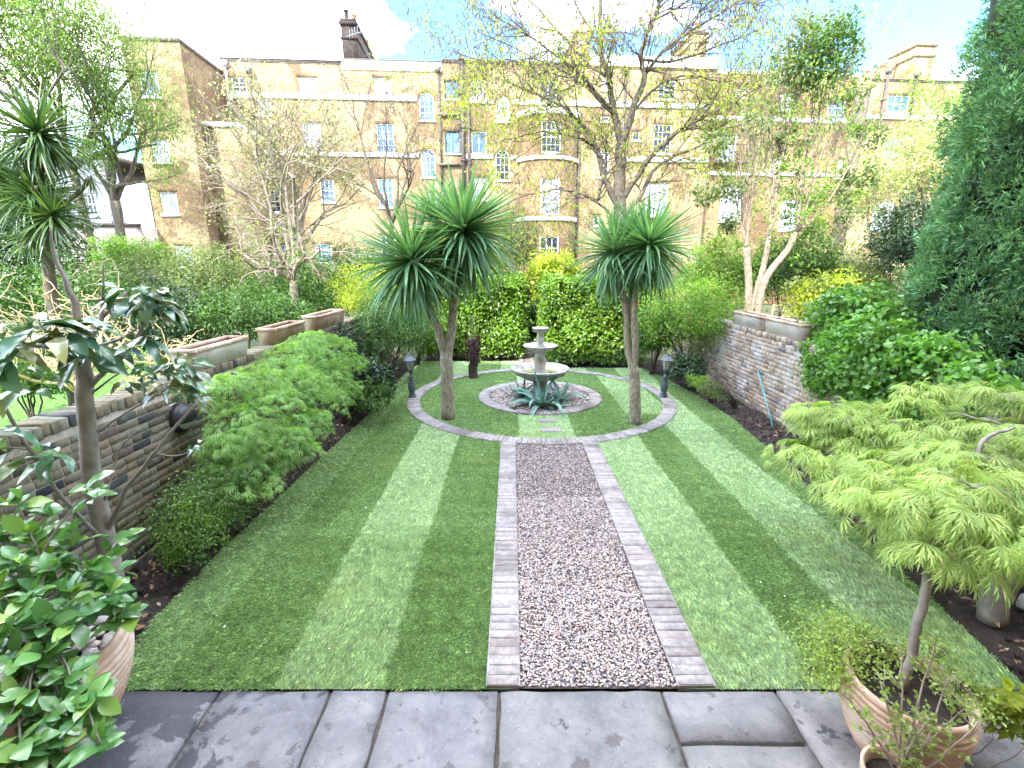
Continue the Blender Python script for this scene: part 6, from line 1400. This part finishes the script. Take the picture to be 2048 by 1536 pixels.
for x, y, Y, r, n in [(1640, 60, 11.2, .42, 16), (1600, 120, 11.3, .5, 16), (1680, 110, 11.4, .45, 16), (1640, 160, 11.4, .6, 20), (1560, 140, 11.3, .4, 12), (1715, 180, 11.5, .4, 12), (1735, 270, 11.5, .32, 10), (1715, 350, 11.4, .45, 14), (1690, 410, 11.4, .5, 16), (1640, 470, 11.3, .5, 16), (1430, 280, 11.2, .35, 14), (1460, 370, 11.2, .38, 14), (1410, 390, 11.2, .3, 12), (1450, 440, 11.2, .32, 10), (1560, 300, 11.6, .6, 14), (1600, 400, 11.6, .6, 14), (1510, 240, 11.4, .45, 12), (1620, 560, 11.5, .5, 12)]:
    p_, o2 = clump_cloud(P(x, y, Y), (r, r, r*.9), n, 24, .17, .3, -1); pos.append(p_); o.append(o2)
pos = np.concatenate(pos); o = np.concatenate(o)
scatter(t, LV, leaf_M(pos, o, .1, .25, .3, .4), L['olive'], 'leaf', 'crown', parts=False, rest_kind=None)
pos, o = clump_cloud(P(1610, 330, 11.5), (1.5, .9, 2.2), 170, 20, .25, .3, -1); scatter(t, LV, leaf_M(pos, o, .085, .25, .3, .4), L['fresh'], 'leaf', 'side_crown', parts=False, rest_kind=None)
pos, o = clump_cloud(P(1645, 90, 11.3), (.75, .6, .9), 60, 26, .2, .3, -1); scatter(t, LV, leaf_M(pos, o, .1, .25, .3, .4), L['mid'], 'leaf', 'top_crown', parts=False, rest_kind=None)
# ---- generic tree
def tree(label, cat, base, r0, H0, cc, env_r, dep, cfg, leaves=(), bark='bark', seed=0, name='tree', nmain=5, up0=.9, trunk_top=None):
    random.seed(seed); t = plant(name, label, cat, base[0], base[1]); b_ = B(); tips = []
    top = Vector(trunk_top) if trunk_top else Vector((base[0], base[1], H0)); cc = Vector(cc)
    o_, rd = limb(b_, [(base[0], base[1], 0), Vector((base[0], base[1], 0)).lerp(top, .55) + Vector((jit(.12), 0, 0)), top], r0, r0*.7, 9, .015)
    env = lambda p: ((p.x-cc.x)/env_r[0])**2 + ((p.y-cc.y)/env_r[1])**2 + ((p.z-cc.z)/env_r[2])**2 < 1
    cfg = dict(cfg); cfg['env'] = env; cfg['c'] = cc
    for k in range(nmain):
        a = 2*PI*k/nmain + jit(.5); ex = cc + Vector((env_r[0]*math.cos(a)*.75, env_r[1]*math.sin(a)*.75, env_r[2]*random.uniform(-.1, .8))); d = (ex - top)
        grow(b_, top, (d.normalized() + Vector((0, 0, up0*.3))).normalized(), d.length*random.uniform(.5, .7), r0*.5, dep, tips, cfg)
    b_.build('trunk', M_[bark], t, smooth=True)
    for (mat, n_per, size, spread, *rest) in leaves:
        kw = rest[0] if rest else {}; tt = tips if 'frac' not in kw else random.sample(tips, int(len(tips)*kw['frac'])); kw = {k: v for k, v in kw.items() if k != 'frac'}
        tip_leaves(t, tt, L[mat], n_per, size, spread, **kw)
    return t, tips
bare = dict(wob=.2, up=.04, kids=[4, 4, 4, 3], ang=(.3, .9), shrink=(.55, .85), taper=.5, rmin=.007)
c_ = P(560, 350, 15.5)
tree('wide pale leafless tree with a dense dome of fine twigs, beside the brick wing', 'tree', (P(600, 600, 15.5).x, 15.5), .16, 2.2, c_, (3.0, 2.2, 3.1), 4, bare, [('olive', 3, .09, .12, dict(frac=.5)), ('blossom', 2, .08, .1, dict(frac=.6))], 'bark_pale', 81, 'bare_tree', 7)
c_ = P(780, 330, 19)
tree('thin leafless tree with fine reddish branches, behind the tall left palm-like tree', 'tree', (P(790, 560, 19).x, 19), .12, 4.2, P(770, 290, 19), (2.6, 2, 2.9), 4, dict(bare, kids=[3, 3, 3, 3], up=.1), [('blossom', 1, .07, .1, dict(frac=.25))], 'bark', 82, 'bare_tree', 5)
# gnarled pale branches low (old apple-like)
tree('gnarled pale-barked old fruit tree with whitened trunk, beyond the farthest left planter', 'tree', (P(600, 640, 12.3).x, 12.3), .13, 1.7, P(560, 500, 12.3), (2.3, 1.4, 1.1), 3, dict(wob=.38, up=-.02, kids=[4, 4, 3], ang=(.4, 1.2), shrink=(.5, .8), taper=.45, rmin=.008), [('fresh', 4, .07, .12, dict(frac=.3))], 'bark_pale', 83, 'fruit_tree', 7, trunk_top=P(585, 560, 12.3))
# golden twisted bare shrub left beyond wall
for (lab, x, y, Y, rr, sd) in [('golden-barked twisted leafless shrub beyond the left wall, catching the sun', 130, 620, 7.6, (2.0, 1.3, 1.1), 84), ('small golden twisted bare shrub right of the large-leaved tree, beyond the wall', 300, 690, 7.4, (.85, .7, .4), 85)]:
    c_ = P(x, y, Y); tree(lab, 'shrub', (c_.x, Y), .07, .5, c_ + Vector((0, 0, .15)), rr, 3, dict(wob=.42, up=.03, kids=[3, 4, 3], ang=(.5, 1.2), shrink=(.5, .75), taper=.55, rmin=.008), [('blossom', 2, .025, .02)], 'bark_golden', sd, 'bare_shrub', 6 if sd == 84 else 5)
# feathery green tree top left
c_ = P(120, 200, 19)
tree('soft feathery bright green tree filling the upper left corner, before the brick wing', 'tree', (P(245, 520, 19).x-1.2, 19), .2, 6.2, P(90, 110, 19), (5.0, 3.2, 4.6), 4, dict(bare, kids=[3, 4, 3, 3], up=.03, shrink=(.6, .9)), [('willow', 24, .14, .36, dict(bases=[rhomb(.25, .03, .2)], droop=1.2))], 'bark', 86, 'feathery_tree', 10)
tree('hanging feathery green tree beside the brick wing', 'tree', (P(262, 560, 20).x, 20), .22, 5.2, P(255, 250, 20), (1.9, 1.8, 3.6), 4, dict(bare, kids=[3, 3, 3, 2], up=-.05), [('willow', 14, .14, .22, dict(bases=[rhomb(.25, .03, .2)], droop=1.4))], 'bark', 87, 'feathery_tree', 5)
# pale tree at the right, beside the conifer
tree('pale cream-leaved bushy tree between the multi-stemmed tree and the conifer', 'tree', (P(1770, 560, 17.5).x, 17.5), .15, 2.6, P(1780, 400, 17.5), (2.4, 2, 3.0), 4, dict(bare, kids=[3, 4, 3, 2], up=.06), [('blossom', 9, .1, .2), ('fresh', 4, .1, .2, dict(frac=.6))], 'bark_pale', 88, 'pale_tree', 7)
tree('fresh green small tree behind the pale tree, below the white casement', 'tree', (P(1850, 500, 21).x, 21), .15, 4, P(1850, 290, 21), (2.4, 2, 2.7), 3, dict(bare, kids=[3, 4, 3]), [('fresh', 22, .12, .3)], 'bark', 89, 'green_tree', 6)
# green masses between
SH = [ # label, x, y, Y, radii, mat, clumps, leaves/clump, clump_r, size
 ('dark evergreen mass at the extreme left edge behind the spiky tree', 20, 440, 11, (1.1, 1.2, 1.9), 'dark', 150, 40, .35, .11),
 ('broad dark shrub bank beyond the left lawn', 60, 590, 10.5, (2.2, 1.2, .9), 'mid', 170, 45, .35, .09),
 ('dark ivy-like shrub behind the nearest left planter', 330, 650, 9.5, (1.3, .8, .75), 'dark', 130, 45, .28, .08),
 ('rounded bright green conifer-like bush below the brick wing', 262, 508, 14, (1.0, .9, .45), 'fresh', 90, 60, .22, .07),
 ('dull green shrub under the rounded bright bush', 300, 570, 13.2, (1.9, .8, .9), 'olive', 170, 45, .3, .07),
 ('mid green shrub with upright shoots behind the long planter', 480, 625, 9.6, (.9, .7, .55), 'mid', 110, 42, .24, .065),
 ('pale olive shrub behind the planters and the mid green shrub', 420, 560, 12.6, (1.5, .8, .8), 'olive', 130, 45, .3, .07),
 ('dark green shrub behind the middle planter', 550, 640, 10.6, (.8, .6, .6), 'mid', 90, 42, .24, .08),
 ('small dark plant on the neighbouring lawn at the left edge', 40, 760, 7.6, (.6, .5, .32), 'mid', 60, 40, .16, .07),
 ('wide dark evergreen backing shrub beyond the far left planters', 600, 590, 14.5, (2.2, .8, 1.1), 'mid', 170, 45, .32, .09),
 ('big leafy green shrub left of the pale stems', 1440, 560, 13.5, (1.1, .8, 1.2), 'fresh', 150, 50, .3, .08),
 ('glossy green shrub behind the multi-stemmed tree', 1590, 540, 13.8, (1.5, .8, 1.1), 'mid', 170, 50, .3, .09),
 ('olive tree-like shrub left of the right palm-like tree behind the hedge', 1030, 500, 17, (1.0, .8, 1.4), 'olive', 120, 45, .3, .08),
 ('yellow-green shrub right of the multi-stemmed tree base', 1660, 600, 11.5, (1.0, .7, .6), 'yellow', 100, 42, .26, .08),
 ('dark shrub beneath the conifer near the fence line', 1830, 480, 13, (1.1, .8, 1.1), 'dark', 130, 45, .3, .09),
 ('hazy mid-green shrub below the pale tree', 1720, 560, 14.5, (1.4, .8, .9), 'olive', 130, 45, .3, .08),
 ('tall green backing shrub in front of the round bay', 950, 560, 16.5, (1.5, .7, .9), 'fresh', 120, 45, .3, .09),
 ('green backing shrub at the foot of the brick terrace, left of centre', 700, 560, 17.5, (1.8, .8, 1.3), 'mid', 150, 45, .35, .1),
 ('green backing shrub at the terrace foot behind the right palm-like tree', 1270, 560, 17.5, (1.9, .7, 1.2), 'olive', 140, 45, .35, .1)]
for i, (lab, x, y, Y, rad, mat, nc, nl, cr_, sz) in enumerate(SH):
    c_ = P(x, y, Y); shrub(lab, 'shrub', c_, rad, L[mat], nc, nl, cr_, sz, seed=100+i, base=(c_.x, Y))
# ---------- big conifer on the right
random.seed(91); cx_, cy_ = 7.15, 6.3; t = plant('conifer', 'huge dark green conifer with drooping sprays filling the right edge', 'conifer', cx_, cy_); b_ = B()
limb(b_, [(cx_, cy_, 0), (cx_+.1, cy_, 4), (cx_, cy_, 11)], .25, .05, 10); 
Rz = lambda z: np.interp(z, [0.7, 1.2, 2.2, 3.5, 5.5, 8, 11], [1.85, 1.8, 1.55, 1.33, 1.3, 1.0, .2])
nC = 1350; zc_ = .9 + 7.4*rng.random(nC)**1.1; th = rng.uniform(0, 2*PI, nC); th = np.where(rng.random(nC) < .72, rng.uniform(PI*.55, PI*1.75, nC), th)
rr = Rz(zc_)*(.86 + .14*np.sin(th*5+zc_*2.3)*np.sin(zc_*3.1) + rng.normal(size=nC)*.05); cen = np.column_stack([cx_+rr*np.cos(th), cy_+rr*np.sin(th), zc_])
for i in range(0, nC, 6):
    c = Vector(cen[i]); a_ = Vector((cx_, cy_, c[2]-.5)); b_.tube([tuple(a_), tuple(a_.lerp(c, .5)), tuple(a_.lerp(c, .9))], [.03, .02, .008], 4)
b_.build('trunk', M_['bark_dark'], t)
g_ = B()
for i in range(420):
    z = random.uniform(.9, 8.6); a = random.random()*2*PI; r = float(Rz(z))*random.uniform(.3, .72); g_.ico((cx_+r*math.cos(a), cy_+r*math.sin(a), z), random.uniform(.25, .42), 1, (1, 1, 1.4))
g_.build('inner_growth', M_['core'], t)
k = 58; pos = np.repeat(cen, k, 0); outw = np.column_stack([np.cos(th), np.sin(th), np.full(nC, .1)]); o = np.repeat(outw, k, 0)
off = unit(rng.normal(size=pos.shape))*(rng.random((len(pos), 1))**.6)*np.array([.19, .19, .3]); pos = pos + off
tw_ = np.repeat(rng.normal(size=(nC, 3))*.35, k, 0)
d = unit(o*.5 + off*2.2 + tw_ + np.array([0, 0, .35])); d[:, 2] += rng.normal(size=len(d))*.2
scatter(t, [spray(5, 1, .05, .9), spray(5, 1, .065, .7)], frames(pos, unit(d), o + rng.normal(size=o.shape)*.4, rng.uniform(.07, .16, len(pos))), L['conifer'], 'spray', 'crown', parts=False, rest_kind=None)
